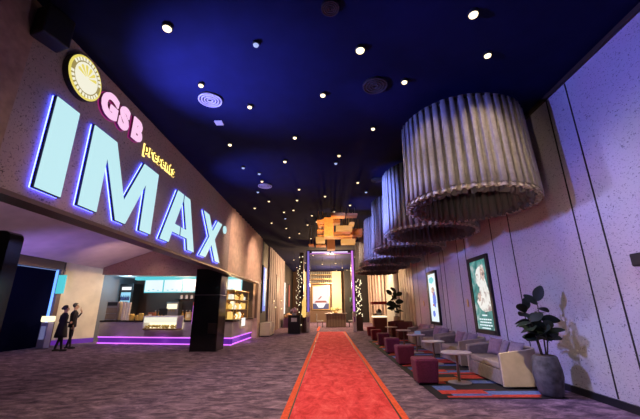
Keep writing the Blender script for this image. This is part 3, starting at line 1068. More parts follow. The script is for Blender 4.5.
for c, d_ in (((-hw, hh / 2, 0.03), (0.11, hh + 0.11, 0.07)), ((hw, hh / 2, 0.03), (0.11, hh + 0.11, 0.07)), ((0, 0, 0.03), (2 * hw, 0.11, 0.07)), ((0, hh, 0.03), (2 * hw, 0.11, 0.07))):
    b.box(c, d_, M=W90)
b.build('frame', M_BLACK, t)
panel = B().box((0, hh / 2, 0.02), (2 * hw - 0.04, hh - 0.04, 0.03), M=W90).build('panel', G_MENU, t)
for nm, mm, sp in (('blue_print', G_SCREENB, [(0.1, 0.9, 0.2, 0.3), (-0.1, 0.35, 0.15, 0.12)]), ('peach_print', G_PEACH, [(0.0, 1.25, 0.2, 0.13)]), ('sky_print', G_CYAN, [(-0.1, 1.65, 0.3, 0.13)]), ('red_print', G_RED, [(0.05, 1.1, 0.12, 0.06), (-0.05, 0.68, 0.1, 0.05)])):
    b = B()
    for i, (cx, cy, rx, ry) in enumerate(sp):
        b.prism(blob(cx, cy, rx, ry, ph=i), 0.036, 0.040, W90)
    b.build(nm, mm, panel)
for y, zz in ((10.45, 1.55), (15.2, 1.6)):
    tag(B().box((XR - 0.012, y, zz), (0.024, 0.09, 0.22)).build('wall_plate', M_BRASS, bevel=0.004), 'small brass plate on the right wall %s the lit posters' % ('between' if y < 12 else 'beyond'), 'wall plate')

# ---------------------------------------------------------------- recess: portal, screen totem, lights
t = thing('entrance_portal', 'dark cinema entrance portal with blue light strip on the left', 'portal', (XS, 13.2, 0))
B().box((0.03, -0.2, 1.6), (0.06, 3.0, 3.2)).build('dark_opening', mat('dark navy opening', (0.003, 0.004, 0.022), 0.9, spec=0.0), t)  # solid panel, darkness of the interior is put into its colour
B().box((0.10, -0.2, 3.36), (0.2, 3.4, 0.34)).build('lintel', M_BRONZE, t)
B().box((0.10, 1.42, 1.6), (0.2, 0.24, 3.2)).build('jamb', M_BRONZE, t)
B().box((0.08, 1.22, 2.05), (0.06, 0.09, 2.25)).build('glow_strip', G_BLUE, t)
B().box((0.08, -0.2, 3.15), (0.04, 2.8, 0.03)).build('top_light_strip', glow('dim blue led', (0.2, 0.35, 0.9), 0.5), t)
t = thing('hanging_screen', 'small cyan screen hanging beside the blue light strip', 'screen', (-11.75, 14.45, 2.55))
B().box((0, 0, 0), (0.35, 0.05, 0.8)).build('screen', G_CYAN, t)
B().tube((0, 0, 0.4), (0, 0, 0.98), 0.015).build('hanger', M_BLACK, t)
t = thing('info_stand', 'pale blue lit upright stand at the foot of the portal', 'stand', (-11.4, 13.75, 0))
B().box((0, 0, 0.5), (0.30, 0.3, 0.98)).build('body', mat('pale blue stand', (0.35, 0.38, 0.6), 0.5), t, bevel=0.02)
B().box((0.0, -0.155, 0.6), (0.2, 0.01, 0.5)).build('panel', glow('stand panel', (0.35, 0.36, 0.75), 0.35), t)
B().box((0, 0, 1.12), (0.34, 0.34, 0.22)).build('lit_top', G_WARMW, t, bevel=0.03)

t = thing('screen_totem', 'tall black rounded display totem at the left picture edge', 'display', (-5.72, 5.0, 0))
w2, h2, r = 0.78, 2.66, 0.12
pts = [(-w2, 0), (w2, 0)]
for i in range(6):
    a = PI / 2 * i / 5
    pts.append((w2 - r + r * math.cos(a), h2 - r + r * math.sin(a)))
for i in range(6):
    a = PI / 2 + PI / 2 * i / 5
    pts.append((-w2 + r + r * math.cos(a), h2 - r + r * math.sin(a)))
XZ = Matrix(((1, 0, 0, 0), (0, 0, 1, 0), (0, 1, 0, 0), (0, 0, 0, 1)))
B().prism(pts, -0.12, 0.12, XZ).build('cabinet', M_BLACKGL, t)
B().box((-0.30, -0.13, 1.55), (0.80, 0.02, 1.25)).build('screen', G_SKY, t)

for i, (x, y) in enumerate([(25, 200), (97, 227), (148, 245)]):
    # lights on the sloped soffit
    d = ROT @ Vector((x - 320, 209.5 - y, -F_PX))
    sl = (5.25 - 3.42) / 6.9
    tt = (3.42 + sl * 10.9 - 1.45) / (d.z - sl * d.x)
    p = EYE + d * tt
    t = thing('soffit_light', ['oval recessed light above the totem on the sloped soffit', 'oval recessed light in the soffit under letters M and A', 'oval recessed light in the soffit nearest the concession'][i], 'ceiling light', (p.x, p.y, p.z), group='recessed soffit lights')
    B().lathe([(0.10, -0.02), (0.10, 0.0)], 16).build('rim', M_BRONZE, t)
    B().lathe([(0.075, -0.03), (0.075, -0.02)], 16).build('lens', G_LAMPS, t)
    spot((p.x, p.y, p.z - 0.08), (p.x, p.y, 0), WARM, 45, 120, 0.8, 0.04)

# ---------------------------------------------------------------- glossy black column
t = thing('column', 'glossy black square column in front of the concession counter', 'column', (-4.48, 12.6, 0), rz=0)
B().box((0, 0.25, 1.455), (0.96, 0.86, 2.91)).build('shaft', M_BLACKGL, t, bevel=0.01)
B().box((0, 0.25, 1.95), (0.975, 0.875, 0.012)).build('joint_band', M_STEEL, t)
B().box((-0.50, -0.1, 1.25), (0.02, 0.06, 0.65)).build('glow_strip', G_MAGENTA, t)  # glowing sliver imitates a purple reflection in the gloss, not a lamp
B().box((0.28, -0.188, 0.78), (0.3, 0.02, 0.36)).build('plaque', mat('dark plaque', (0.06, 0.045, 0.045), 0.3, 0.6), t, bevel=0.02)

# ---------------------------------------------------------------- concession counter
t = thing('concession_counter', 'long concession counter with purple light strips under the front panel', 'counter', tuple(F1))


def seg(b, a, c, z0, z1, off, th):
    a, c = Vector(a), Vector(c)
    d = (c - a).normalized()
    n = Vector((d.y, -d.x, 0))
    a = a + n * off - F1
    c = c + n * off - F1
    v = []
    for zz in (z0, z1):
        for p in (a, c, c - n * th, a - n * th):
            v.append((p.x, p.y, zz))
    b.add(v, [(0, 1, 2, 3), (4, 5, 6, 7), (0, 1, 5, 4), (1, 2, 6, 5), (2, 3, 7, 6), (3, 0, 4, 7)])


def run(name, m, z0, z1, off, th, **k):
    b = B()
    seg(b, F0, F1 - Vector((0, 0, 0)), z0, z1, off, th)
    seg(b, F1, F2, z0, z1, off, th)
    return b.build(name, m, t, **k)


run('front_panel', M_PANEL, 0.31, 0.93, 0.0, 0.06)
run('toe_recess', G_PURPLED, 0.05, 0.26, -0.06, 0.04)  # no lamp: purple cast by the strips is put into its colour
run('glow_strip', G_PURPLE, 0.262, 0.308, -0.01, 0.05)
run('glow_strip', G_PURPLE, 0.012, 0.05, -0.01, 0.05)
run('worktop', M_WORK, 0.93, 0.99, 0.03, 0.7)
cd_ = (F1 - F0).normalized()
cn = Vector((cd_.y, -cd_.x, 0))
ANG = math.atan2(cd_.y, cd_.x)


def on(u, back, z=0.99):
    p = F0 + cd_ * u - cn * back
    return (p.x, p.y, z)


# purple spill of the strips onto the floor
for u in (1.2, 3.3, 5.5):
    p = Vector(on(u, -0.15, 0.12))
    point(p, (0.6, 0.15, 1.0), 2.5, 0.03)
point((-3.7, 16.0, 0.12), (0.6, 0.15, 1.0), 5, 0.03)

# lit popcorn warmer in the counter
t = thing('popcorn_warmer', 'lit white glass popcorn warmer mounted on the counter front', 'display case', on(3.45, -0.36, 0.62), rz=ANG)
B().box((0, 0.10, 0.03), (1.62, 0.40, 0.06)).build('tray', M_BRASS, t)
B().box((0, 0.30, 0.28), (1.62, 0.04, 0.50)).build('back_panel', G_WARMW, t)
B().box((0, 0.10, 0.54), (1.66, 0.44, 0.05)).build('hood', M_WHITE, t, bevel=0.01)
for s_ in (-1, 1):
    B().box((s_ * 0.80, 0.1, 0.29), (0.03, 0.40, 0.46)).build('side_glass', M_WHITE, t)
b = B()
rnd = random.Random(3)
for k in range(90):
    b.ball((rnd.uniform(-0.74, 0.74), rnd.uniform(-0.05, 0.24), 0.09 + rnd.uniform(0, 0.09)), 0.035, 6)
o = b.build('popcorn_heap', M_POPCORN, t, smooth=True)
o['kind'] = 'stuff'
B().box((0, -0.10, 0.40), (1.56, 0.01, 0.22)).build('lit_header', G_EMBW, t)

# steel warming cabinet on the left
t = thing('warming_cabinet', 'steel warming cabinet with dark control panel at the left end of the counter', 'appliance', on(0.45, 0.35), rz=ANG)
B().box((0, 0, 0.42), (0.62, 0.55, 0.82)).build('body', M_STEEL, t, bevel=0.01)
B().box((0, -0.285, 0.72), (0.50, 0.02, 0.15)).build('control_panel', M_BLACK, t)
for k in range(2):
    B().box((0, -0.285, 0.17 + 0.27 * k), (0.56, 0.02, 0.24)).build('drawer', mat('brown steel', (0.3, 0.22, 0.18), 0.4, 0.6), t, bevel=0.005)
B().box((0, 0, 0.006), (0.64, 0.56, 0.012)).build('foot', M_BLACK, t)
# cup stacks
cups = None
for k in range(3):
    lb = ['leftmost white cup tower by the steel cabinet', 'middle white cup tower by the steel cabinet', 'rightmost white cup tower by the steel cabinet'][k]
    if not cups:
        cups = thing('cup_stack', lb, 'cups', on(0.9, 0.28), group='white cup towers')
        b = B()
        for j in range(14):
            b.lathe([(0.05, 0.055 * j), (0.065, 0.055 * j + 0.052)], 12)
        b.build('cups', mat('cup white', (0.85, 0.80, 0.7), 0.5), cups)
        B().lathe([(0.067, 0.77), (0.067, 0.785)], 12).build('lid', M_WHITE, cups)
    else:
        dup(cups, on(0.9 + 0.15 * k, 0.28), lb)
# drinks fridge behind
t = thing('drinks_fridge', 'tall drinks fridge with lit blue door against the back of the concession', 'fridge', (-10.85, 18.2, 0))
B().box((0, 0, 1.4), (0.72, 0.7, 2.8)).build('body', M_BLACK, t, bevel=0.02)
B().box((0, -0.36, 1.5), (0.52, 0.02, 1.7)).build('door', G_SKY, t)
B().box((0, -0.36, 2.55), (0.5, 0.02, 0.16)).build('header', G_WHITE, t)
b = B()
for i in range(5):
    for j in range(4):
        b.lathe([(0.05, 0), (0.05, 0.16), (0.02, 0.22), (0.02, 0.26)], 8, c=(-0.2 + 0.1 * i, -0.39, 0.72 + 0.40 * j))
b.build('bottles', mat('dark bottles', (0.06, 0.08, 0.2), 0.2), t)
# popcorn tubs
tub = thing('popcorn_tub', 'leftmost yellow popcorn tub on the counter', 'tub', on(1.42, 0.25), group='yellow popcorn tubs')
B().lathe([(0.09, 0.0), (0.12, 0.22)], 16).build('cup', mat('yellow tub', (0.85, 0.6, 0.12), 0.5), tub)
b = B()
for k in range(14):
    b.ball((rnd.uniform(-0.07, 0.07), rnd.uniform(-0.07, 0.07), 0.23 + rnd.uniform(0, 0.03)), 0.03, 6)
b.build('popcorn', M_POPCORN, tub)
for k, (u, bk, lb) in enumerate([(1.68, 0.32, 'second yellow popcorn tub from the left on the counter'), (1.93, 0.22, 'third yellow popcorn tub from the left on the counter'), (2.12, 0.42, 'fourth yellow popcorn tub, beside the brown snack box')]):
    dup(tub, on(u, bk), lb, scale=(1, 1, 0.8 + 0.3 * (k % 2)))
for k, (u, zz, c, lb) in enumerate([(2.38, 0.0, (0.45, 0.15, 0.06), 'brown snack box left of the popcorn warmer'), (4.3, 0, (0.7, 0.5, 0.2), 'tan snack box right of the popcorn warmer'), (5.05, 0, (0.5, 0.12, 0.06), 'red snack box beside the black column')]):
    t = thing('snack_box', lb, 'box', on(u, 0.35), rz=ANG, group='snack boxes on the counter')
    B().box((0, 0, 0.17), (0.26, 0.24, 0.34)).build('carton', mat('carton %d' % k, c, 0.6), t, bevel=0.01)
    B().box((0, -0.125, 0.18), (0.16, 0.006, 0.14)).build('printed_patch', mat('carton print', (0.9, 0.8, 0.55), 0.6), t)
# register
for k, u in enumerate((2.85, 4.68)):
    t = thing('cash_register', 'black point of sale screen %s' % ('left of the popcorn warmer' if k == 0 else 'half hidden behind the black column'), 'register', on(u, 0.5), rz=ANG, group='counter registers')
    B().box((0, 0, 0.02), (0.26, 0.24, 0.04)).build('base', M_BLACK, t)
    B().tube((0, 0, 0.04), (0, 0, 0.24), 0.025).build('neck', M_BLACK, t)
    B().box((0, -0.03, 0.36), (0.42, 0.04, 0.28)).build('screen_housing', M_BLACK, t, bevel=0.01)

# back counter with machines
t = thing('back_counter', 'dark back counter along the kitchen wall', 'counter', (-7.0, 19.1, 0))
B().box((0, 0, 0.46), (5.6, 0.7, 0.90)).build('cabinet', mat('dark cabinet', (0.04, 0.03, 0.03), 0.5), t)
B().box((0, 0, 0.935), (5.7, 0.74, 0.05)).build('worktop', M_STEEL, t)
for k, (x, wv, hv, c, lb) in enumerate([(-8.7, 0.7, 0.9, M_STEEL, 'steel coffee machine behind the left counter'), (-7.3, 0.55, 1.0, M_BLACK, 'black drinks dispenser behind the popcorn warmer'), (-6.2, 0.8, 1.1, mat('lit cream machine', (0.8, 0.65, 0.4), 0.5), 'cream popcorn machine left of the black column')]):
    t = thing(['coffee_machine', 'drinks_dispenser', 'popcorn_machine'][k], lb, 'appliance', (x, 19.05, 0.96))
    B().box((0, 0, hv / 2), (wv, 0.5, hv)).build('body', c, t, bevel=0.02)
    B().box((0, -0.26, hv * 0.72), (wv * 0.8, 0.02, hv * 0.3)).build('front_panel', [G_WARMW, G_RED, G_WARMW][k], t)
    B().box((0, -0.30, hv * 0.12), (wv * 0.8, 0.12, 0.05)).build('drip_tray', M_STEEL, t)
    for q in (-1, 0, 1):
        B().tube((q * wv * 0.2, -0.28, hv * 0.42), (q * wv * 0.2, -0.28, hv * 0.52), 0.025).build('nozzle', M_BRASS, t)
bot = thing('syrup_bottle', 'leftmost amber syrup bottle on the back counter', 'bottle', (-9.7, 19.0, 0.96), group='amber syrup bottles')
B().lathe([(0.06, 0), (0.06, 0.26), (0.025, 0.34), (0.025, 0.40)], 12).build('glass', mat('amber glass', (0.8, 0.35, 0.08), 0.2), bot)
B().lathe([(0.03, 0.40), (0.03, 0.44)], 12).build('cap', M_WHITE, bot)
for k, x in enumerate((-9.5, -9.3, -8.15, -7.95, -7.75, -6.85, -5.55)):
    dup(bot, (x, 19.0, 0.96), '%s amber syrup bottle from the left on the back counter' % ORD[k + 1])
# shelf with cups
t = thing('wall_shelf', 'dark wall shelf holding warm-glowing jars between the machines', 'shelf', (-7.2, 19.4, 2.0))
B().box((0, 0, 0), (3.2, 0.28, 0.04)).build('board', M_BLACK, t)
for k in range(2):
    B().box((-1.4 + 2.8 * k, 0.05, -0.12), (0.04, 0.18, 0.2)).build('bracket', M_BLACK, t)
jar = thing('snack_jar', 'leftmost small glowing jar on the dark wall shelf', 'jar', (-8.5, 19.4, 2.02), group='jars on the wall shelf')
B().lathe([(0.07, 0), (0.075, 0.16), (0.05, 0.2)], 12).build('glass', G_PEACH, jar)  # jars emit by colour to give a warm glow, no lamp inside
B().lathe([(0.055, 0.2), (0.055, 0.23)], 12).build('lid', M_BRASS, jar)
for k in range(1, 9):
    dup(jar, (-8.5 + 0.3 * k, 19.4, 2.02), '%s small glowing jar from the left on the dark wall shelf' % ORD[k])
# menu boards: hang from the kitchen ceiling
for k in range(4):
    x0 = at(145, 285, 17.6).x + 1.02 * k
    if k == 3:
        x0 = -5.55
    t = thing('menu_board', ['leftmost lit menu board above the counter', 'second lit menu board above the counter', 'third lit menu board, just left of the black column', 'lit menu board visible right of the black column'][k], 'menu board', (x0 + 0.5, 17.6, 2.30), group='lit menu boards')
    B().box((0, 0.03, 0.35), (1.02, 0.06, 0.70)).build('housing', G_CYAN, t)
    B().box((0, -0.01, 0.35), (0.94, 0.03, 0.60)).build('screen', G_MENU, t)
    b = B()
    for j in range(3):
        b.box((-0.25 + 0.25 * j, -0.028, 0.12 + 0.05 * (j % 2)), (0.10, 0.005, 0.03))
    b.build('print', G_CYAN, t)
    B().box((0, 0.03, 0.755), (0.04, 0.04, 0.12)).build('hanger', M_BLACK, t)
t = tag(B().box((-7.3, 17.35, 3.02), (5.6, 0.3, 0.16)).build('cyan_light_bar', G_CYAN), 'cyan glowing light bar above the menu boards', 'light bar')
for k, (x, y) in enumerate([(-9.85, 16.3), (-7.9, 16.0), (-6.2, 15.8)]):
    t = thing('kitchen_light', ['round recessed kitchen light at the left end of the opening', 'round recessed kitchen light above the middle of the counter', 'round recessed kitchen light near the black column'][k], 'ceiling light', (x, y, 3.11), group='recessed kitchen lights')
    B().lathe([(0.12, -0.02), (0.12, 0)], 16).build('rim', M_STEEL, t)
    B().lathe([(0.09, -0.03), (0.09, -0.02)], 16).build('lens', G_LAMPS, t)

# gold display at the right end
t = thing('glass_display_case', 'glass display case crammed with glowing gold packages at the corner of the counter', 'display case', (-4.4, 16.0, 0.99))
for zz in (0.0, 0.42, 0.84, 1.26):
    B().box((0, 0.1, zz + 0.01), (0.6, 2.6, 0.02)).build('shelf', M_BRASS, t)
for sx in (-1, 1):
    for sy in (-1, 1):
        B().box((sx * 0.28, 0.1 + sy * 1.28, 0.64), (0.03, 0.03, 1.24)).build('post', M_BRASS, t)
B().box((-0.31, 0.1, 0.65), (0.02, 2.6, 1.24)).build('back_panel', mat('mirror brass', (0.7, 0.5, 0.25), 0.15, 0.9), t)
gp = [G_WARMW, G_GOLD, G_WARMW, G_GOLD, mat('gold foil', (0.9, 0.6, 0.15), 0.25, 0.9), mat('red foil', (0.5, 0.06, 0.04), 0.3), G_EMBW]  # several packages emit: the display's glow is put into their colour
rnd = random.Random(11)
cnt = 0
protos = []
for lv in range(3):
    for k in range(8):
        y = 14.9 + 0.31 * k
        mm = rnd.choice(gp)
        key = rnd.randrange(2)
        o = thing('gift_package', '%s package from the left on the %s shelf of the corner display case' % (ORD[k], ['bottom', 'middle', 'top'][lv]), 'package', (-4.30, y, 1.013 + 0.42 * lv), rz=rnd.uniform(-0.5, 0.5), group='gold packages in the corner display case, %s shelf' % ['bottom', 'middle', 'top'][lv])
        hgt = rnd.uniform(0.16, 0.34)
        if key:
            B().box((0, 0, hgt / 2), (0.18, 0.2, hgt)).build('box', mm, o, bevel=0.01)
            B().box((0, 0, hgt + 0.01), (0.05, 0.2, 0.02)).build('ribbon', G_RED, o)
        else:
            B().lathe([(0.06, 0), (0.11, hgt * 0.5), (0.05, hgt * 0.9)], 10).build('bulb_jar', mm, o)
            B().lathe([(0.05, hgt * 0.9), (0.03, hgt)], 10).build('lid', M_BRASS, o)
t = thing('card_holder', 'bright white card holder hanging over the counter corner below the gold display', 'sign', (-3.82, 15.3, 0.62))
B().box((0, 0, 0.17), (0.05, 0.75, 0.34)).build('holder', mat('cream holder', (0.7, 0.6, 0.45), 0.5), t)
B().box((0.03, 0, 0.27), (0.02, 0.6, 0.34)).build('lit_card', G_WHITE, t)
t = thing('order_screen', 'tall white self order screen right of the black column behind the counter', 'screen', (-4.95, 15.4, 0.99), rz=0)
B().box((0, 0, 0.03), (0.4, 0.3, 0.06)).build('base', M_BLACK, t)
B().box((0, 0, 0.62), (0.36, 0.08, 1.12)).build('housing', M_WHITE, t, bevel=0.01)
B().box((0, -0.045, 0.66), (0.31, 0.012, 0.95)).build('screen', G_MENU, t)

# ---------------------------------------------------------------- left wall beyond
t = thing('plinth_bench', 'cream box bench against the left wall below the blue screen', 'bench', (-3.42, 19.35, 0))
B().box((0, 0, 0.38), (0.55, 1.5, 0.66)).build('body', M_CREAM, t, bevel=0.02)
B().box((0, 0, 0.025), (0.45, 1.4, 0.05)).build('plinth', M_BLACK, t)
t = thing('wall_screen', 'tall blue and white lit screen on the left wall above the cream bench', 'screen', (XL - 0.03, 19.75, 1.25), group=None)
B().box((0, 0, 1.3), (0.06, 1.0, 2.7)).build('housing', M_BLACK, t)
B().box((0.035, 0, 1.3), (0.02, 0.8, 2.5)).build('screen', G_SCREENB, t)
B().box((0.048, 0.1, 1.4), (0.006, 0.36, 2.1)).build('bright_print', G_SKY, t)
B().box((0.053, 0.15, 1.9), (0.006, 0.16, 1.2)).build('white_print', G_WHITE, t)
t = thing('wall_screen', 'narrow white light box on the dark left wall past the brown door', 'screen', (XL - 0.03, 29.2, 1.0))
B().box((0, 0, 1.2), (0.06, 0.9, 3.0)).build('housing', M_BLACK, t)
B().box((0.035, 0, 1.3), (0.02, 0.7, 2.6)).build('screen', G_WHITE, t)
t = thing('wall_screen', 'dim red poster on the dark left wall nearest the far end', 'screen', (XL - 0.03, 32.6, 1.6))
B().box((0, 0, 1.0), (0.06, 1.2, 2.2)).build('housing', M_BLACK, t)
B().box((0.035, 0, 1.0), (0.02, 1.0, 2.0)).build('screen', G_RED, t)
for k, (y, zz) in enumerate([(22.7, 1.9), (23.4, 1.5), (26.2, 2.0), (26.4, 1.4)]):
    t = thing('wall_sconce', ['upper warm wall light left of the brown door', 'lower warm wall light left of the brown door', 'upper warm wall light right of the brown door', 'lower warm wall light right of the brown door'][k], 'wall light', (XL + 0.05, y, zz), group='small warm wall lights')
    B().box((0.02, 0, 0), (0.04, 0.1, 0.3)).build('bracket', M_BRASS, t)
    B().ball((0.08, 0, 0.02), 0.05, 8).build('bulb', G_WARMW, t)
t = thing('flower_stand', 'low stand of orange and purple goods at the left wall before the kiosk', 'stand', (-3.1, 27.4, 0))
B().box((0, 0, 0.35), (0.8, 1.4, 0.7)).build('box', mat('purple box', (0.12, 0.05, 0.16), 0.6), t)
b = B()
for k in range(14):
    b.ball((rnd.uniform(-0.3, 0.3), rnd.uniform(-0.6, 0.6), 0.8 + rnd.uniform(0, 0.2)), 0.12, 7)
b.build('goods', mat('goods', (0.6, 0.4, 0.25), 0.7), t)

# ---------------------------------------------------------------- gateway
t = thing('light_gateway', 'tall rectangular gateway frame with purple light tubes across the red carpet', 'gateway', (0.2, 21.9, 0))
GX = 1.48
for s_ in (-1, 1):
    B().box((s_ * GX - s_ * 0.0, 0, 2.58), (0.24, 0.3, 5.16)).build('post', mat('gate post', (0.05, 0.03, 0.06), 0.25, 0.5), t)
    B().box((s_ * (GX - 0.02), -0.17, 3.0), (0.13, 0.04, 4.2)).build('post_light', G_MAGENTA if s_ > 0 else G_VIOLET, t)
    B().box((s_ * (GX - 0.02), -0.24, 0.62), (0.22, 0.18, 1.2)).build('foot_panel', M_WHITE, t, bevel=0.02)
    B().box((s_ * (GX - 0.02), -0.335, 0.75), (0.07, 0.01, 0.3)).build('foot_print', mat('violet print', (0.2, 0.08, 0.4), 0.6), t)
B().box((0, 0, 5.05), (2.96, 0.3, 0.22)).build('lintel', mat('gate post'), t)
B().box((-0.62, -0.17, 5.02), (1.2, 0.05, 0.07)).build('lintel_light', glow('lilac white', (0.85, 0.7, 1.0), 1.3), t)
B().box((0.62, -0.17, 5.02), (1.1, 0.05, 0.07)).build('lintel_light', MATS['lilac white'], t)
B().box((0, -0.165, 4.93), (2.7, 0.02, 0.04)).build('edge_light', G_MAGENTA, t)
spot((0.2, 21.4, 4.9), (0.2, 20.8, 0), (0.8, 0.4, 1.0), 60, 100, 0.8, 0.05)

# hanging wooden board installation
t = thing('hanging_wood_sculpture', 'stacked orange wooden boards hanging from the ceiling in front of the gateway', 'ceiling sculpture', (0.3, 13.8, ZC))
base = Vector((0.3, 13.8, ZC))
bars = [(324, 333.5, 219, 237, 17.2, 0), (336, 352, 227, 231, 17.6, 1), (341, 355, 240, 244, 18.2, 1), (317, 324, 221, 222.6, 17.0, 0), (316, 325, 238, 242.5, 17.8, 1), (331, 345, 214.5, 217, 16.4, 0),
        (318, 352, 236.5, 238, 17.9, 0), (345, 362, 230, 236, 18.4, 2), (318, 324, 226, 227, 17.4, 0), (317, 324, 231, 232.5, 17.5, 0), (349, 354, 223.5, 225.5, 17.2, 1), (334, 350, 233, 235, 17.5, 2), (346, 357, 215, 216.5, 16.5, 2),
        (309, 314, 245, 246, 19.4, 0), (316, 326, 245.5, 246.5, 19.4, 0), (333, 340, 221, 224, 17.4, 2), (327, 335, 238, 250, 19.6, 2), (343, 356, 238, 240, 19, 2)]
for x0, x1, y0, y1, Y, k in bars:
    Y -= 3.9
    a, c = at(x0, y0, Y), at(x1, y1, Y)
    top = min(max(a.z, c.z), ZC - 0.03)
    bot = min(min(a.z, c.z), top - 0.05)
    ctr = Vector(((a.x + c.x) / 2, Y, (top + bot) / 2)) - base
    B().box(tuple(ctr), (abs(c.x - a.x), 0.5, top - bot)).build('board', [M_WOOD, glow('lit amber board', (0.95, 0.42, 0.10), 0.75), mat('shaded wood', (0.35, 0.13, 0.04), 0.5)][k], t)  # wood in plain, glowing and darker copies: light and shade put into colour
    for e in (0.2, 0.8):
        X = a.x + (c.x - a.x) * e - base.x
        B().tube((X, Y - base.y, top - ZC), (X, Y - base.y, 0), 0.012, n=6).build('rod', M_BRASS, t)
spot((0.2, 11.6, 3.6), (0.3, 13.6, 4.7), (1.0, 0.62, 0.3), 330, 70, 0.8, 0.05)
spot((0.2, 16.6, 3.2), (0.3, 14.4, 4.7), (1.0, 0.5, 0.2), 70, 90, 0.8, 0.05)

# ---------------------------------------------------------------- strings of bulbs on dark columns
def bulb_column(x, y, h, label, z0=0.3, n=36, m=G_WARMW, w_=0.3):
    t = thing('bulb_column', label, 'light column', (x, y, 0), group='bulb studded columns')
    B().box((0, 0, h / 2), (w_, 0.3, h)).build('post', mat('dark brown post', (0.05, 0.025, 0.02), 0.4), t)
    b = B()
    pr = None
    for k in range(n):
        p = (rnd.uniform(-w_ / 2, w_ / 2), -0.17, z0 + (h - z0 - 0.1) * (k + rnd.random()) / n)
        if pr is None:
            pr = B().ball((0, 0, 0), 0.038, 6).build('bulb', m, t)
            pr.location = p
        else:
            q = pr.copy()
            COL.objects.link(q)
            q.parent = t
            q.location = p


bulb_column(-1.75, 22.4, 5.1, 'dark column studded with warm bulbs left of the gateway', n=22)
bulb_column(2.05, 22.8, 3.4, 'dark column thick with gold bulbs right of the gateway', 0.9, 60, G_WARMW, 0.45)
bulb_column(-2.75, 31.0, 5.0, 'far dark column with scattered bulbs near the end wall', 1.2, 30)

# kiosk left of the gate
t = thing('kiosk', 'black square kiosk with a pale panel standing left of the gateway', 'kiosk', (-2.05, 20.9, 0))
B().box((0, 0, 0.5), (0.72, 0.6, 1.0)).build('body', M_BLACK, t, bevel=0.01)
B().box((0, -0.31, 0.78), (0.34, 0.02, 0.22)).build('pale_panel', M_WHITE, t)
B().box((0, 0, 1.02), (0.78, 0.66, 0.04)).build('top', M_BLACK, t)
t = thing('flower_arrangement', 'pale pink flower arrangement on the black kiosk', 'flowers', (-2.05, 20.9, 1.04))
B().lathe([(0.1, 0), (0.14, 0.14)], 14).build('bowl', M_WHITE, t)
b = B()
for k in range(22):
    a = rnd.uniform(0, 2 * PI)
    rr = rnd.uniform(0, 0.22)
    b.ball((rr * math.cos(a), rr * math.sin(a), 0.2 + rnd.uniform(0, 0.22) * (1 - rr * 2)), 0.06, 6)
b.build('blossoms', mat('pale blossoms', (0.85, 0.6, 0.65), 0.7), t)
t = thing('amber_lamp', 'glowing orange sculptural lamp between the kiosk and the gateway', 'lamp', (-1.52, 21.45, 0))
B().lathe([(0.14, 0), (0.14, 0.9)], 12).build('pedestal', mat('dark brown post'), t)
B().lathe([(0.05, 0.9), (0.15, 1.15), (0.10, 1.5), (0.14, 1.8), (0.03, 2.1)], 12).build('shade', G_GOLD, t)

# far end: backlit picture, table, chairs, plants, exit sign
t = thing('backlit_picture', 'large glowing pale picture with red and blue base on the end wall', 'picture', (0, 36.35, 0))
a, c = at(312.5, 286, 35.5), at(329, 309, 35.5)
cx, wd = (a.x + c.x) / 2, abs(c.x - a.x)
z1_, z0_ = a.z, c.z
zz = lambda f: z0_ + (z1_ - z0_) * f
B().box((cx, -0.02, (z0_ + z1_) / 2), (wd + 0.2, 0.1, z1_ - z0_ + 0.2)).build('frame', M_BRASS, t)
B().box((cx, -0.08, zz(0.62)), (wd, 0.03, (z1_ - z0_) * 0.76)).build('sky_field', glow('picture sky', (0.95, 0.86, 0.86), 1.0), t)
B().box((cx, -0.08, zz(0.12)), (wd, 0.03, (z1_ - z0_) * 0.24)).build('ground_field', G_NAVY, t)
b = B()
b.prism([(cx - wd * 0.42, zz(0.28)), (cx + wd * 0.42, zz(0.28)), (cx + wd * 0.3, zz(0.36)), (cx - wd * 0.3, zz(0.36))], 0, 0.02, Matrix(((1, 0, 0, 0), (0, 0, -1, -0.09), (0, 1, 0, 0), (0, 0, 0, 1))))
b.prism([(cx - wd * 0.2, zz(0.42)), (cx - wd * 0.1, zz(0.42)), (cx + wd * 0.08, zz(0.55)), (cx + wd * 0.0, zz(0.56))], 0, 0.02, Matrix(((1, 0, 0, 0), (0, 0, -1, -0.09), (0, 1, 0, 0), (0, 0, 0, 1))))
b.build('red_shapes', G_RED, t)
b = B()
b.prism([(cx - wd * 0.3, zz(0.24)), (cx + wd * 0.3, zz(0.24)), (cx + wd * 0.15, zz(0.06)), (cx - wd * 0.15, zz(0.06))], 0, 0.02, Matrix(((1, 0, 0, 0), (0, 0, -1, -0.09), (0, 1, 0, 0), (0, 0, 0, 1))))
b.build('white_shape', G_WHITE, t)
# cream pillar right of it, shelving left
tag(B().box((0.95, 35.9, 2.6), (1.0, 0.6, 5.2)).build('column', mat('gold cream column', (0.75, 0.58, 0.38), 0.6)), 'cream and gold lit column right of the glowing picture', 'column')
tag(B().box((-2.6, 35.9, 2.6), (1.0, 0.6, 5.2)).build('column', MATS['gold cream column']), 'cream and gold lit column left of the glowing picture', 'column')
t = thing('bottle_shelf', 'lit shelf of bottles framing the glowing picture', 'shelf', (-0.6, 36.1, 0))
for k in range(3):
    B().box((0, 0, 4.0 + 0.45 * k), (3.4, 0.4, 0.05)).build('board', M_BRASS, t)
b = B()
for k in range(3):
    for j in range(16):
        b.lathe([(0.06, 0), (0.06, 0.2), (0.02, 0.3)], 8, c=(-1.6 + 0.21 * j, -0.1, 4.03 + 0.45 * k))
b.build('bottles', glow('amber bottles', (0.8, 0.6, 0.35), 0.6), t)
for s_ in (-1.75, 1.75):
    B().box((s_, 0, 2.6), (0.06, 0.4, 5.2)).build('upright', M_BRASS, t)
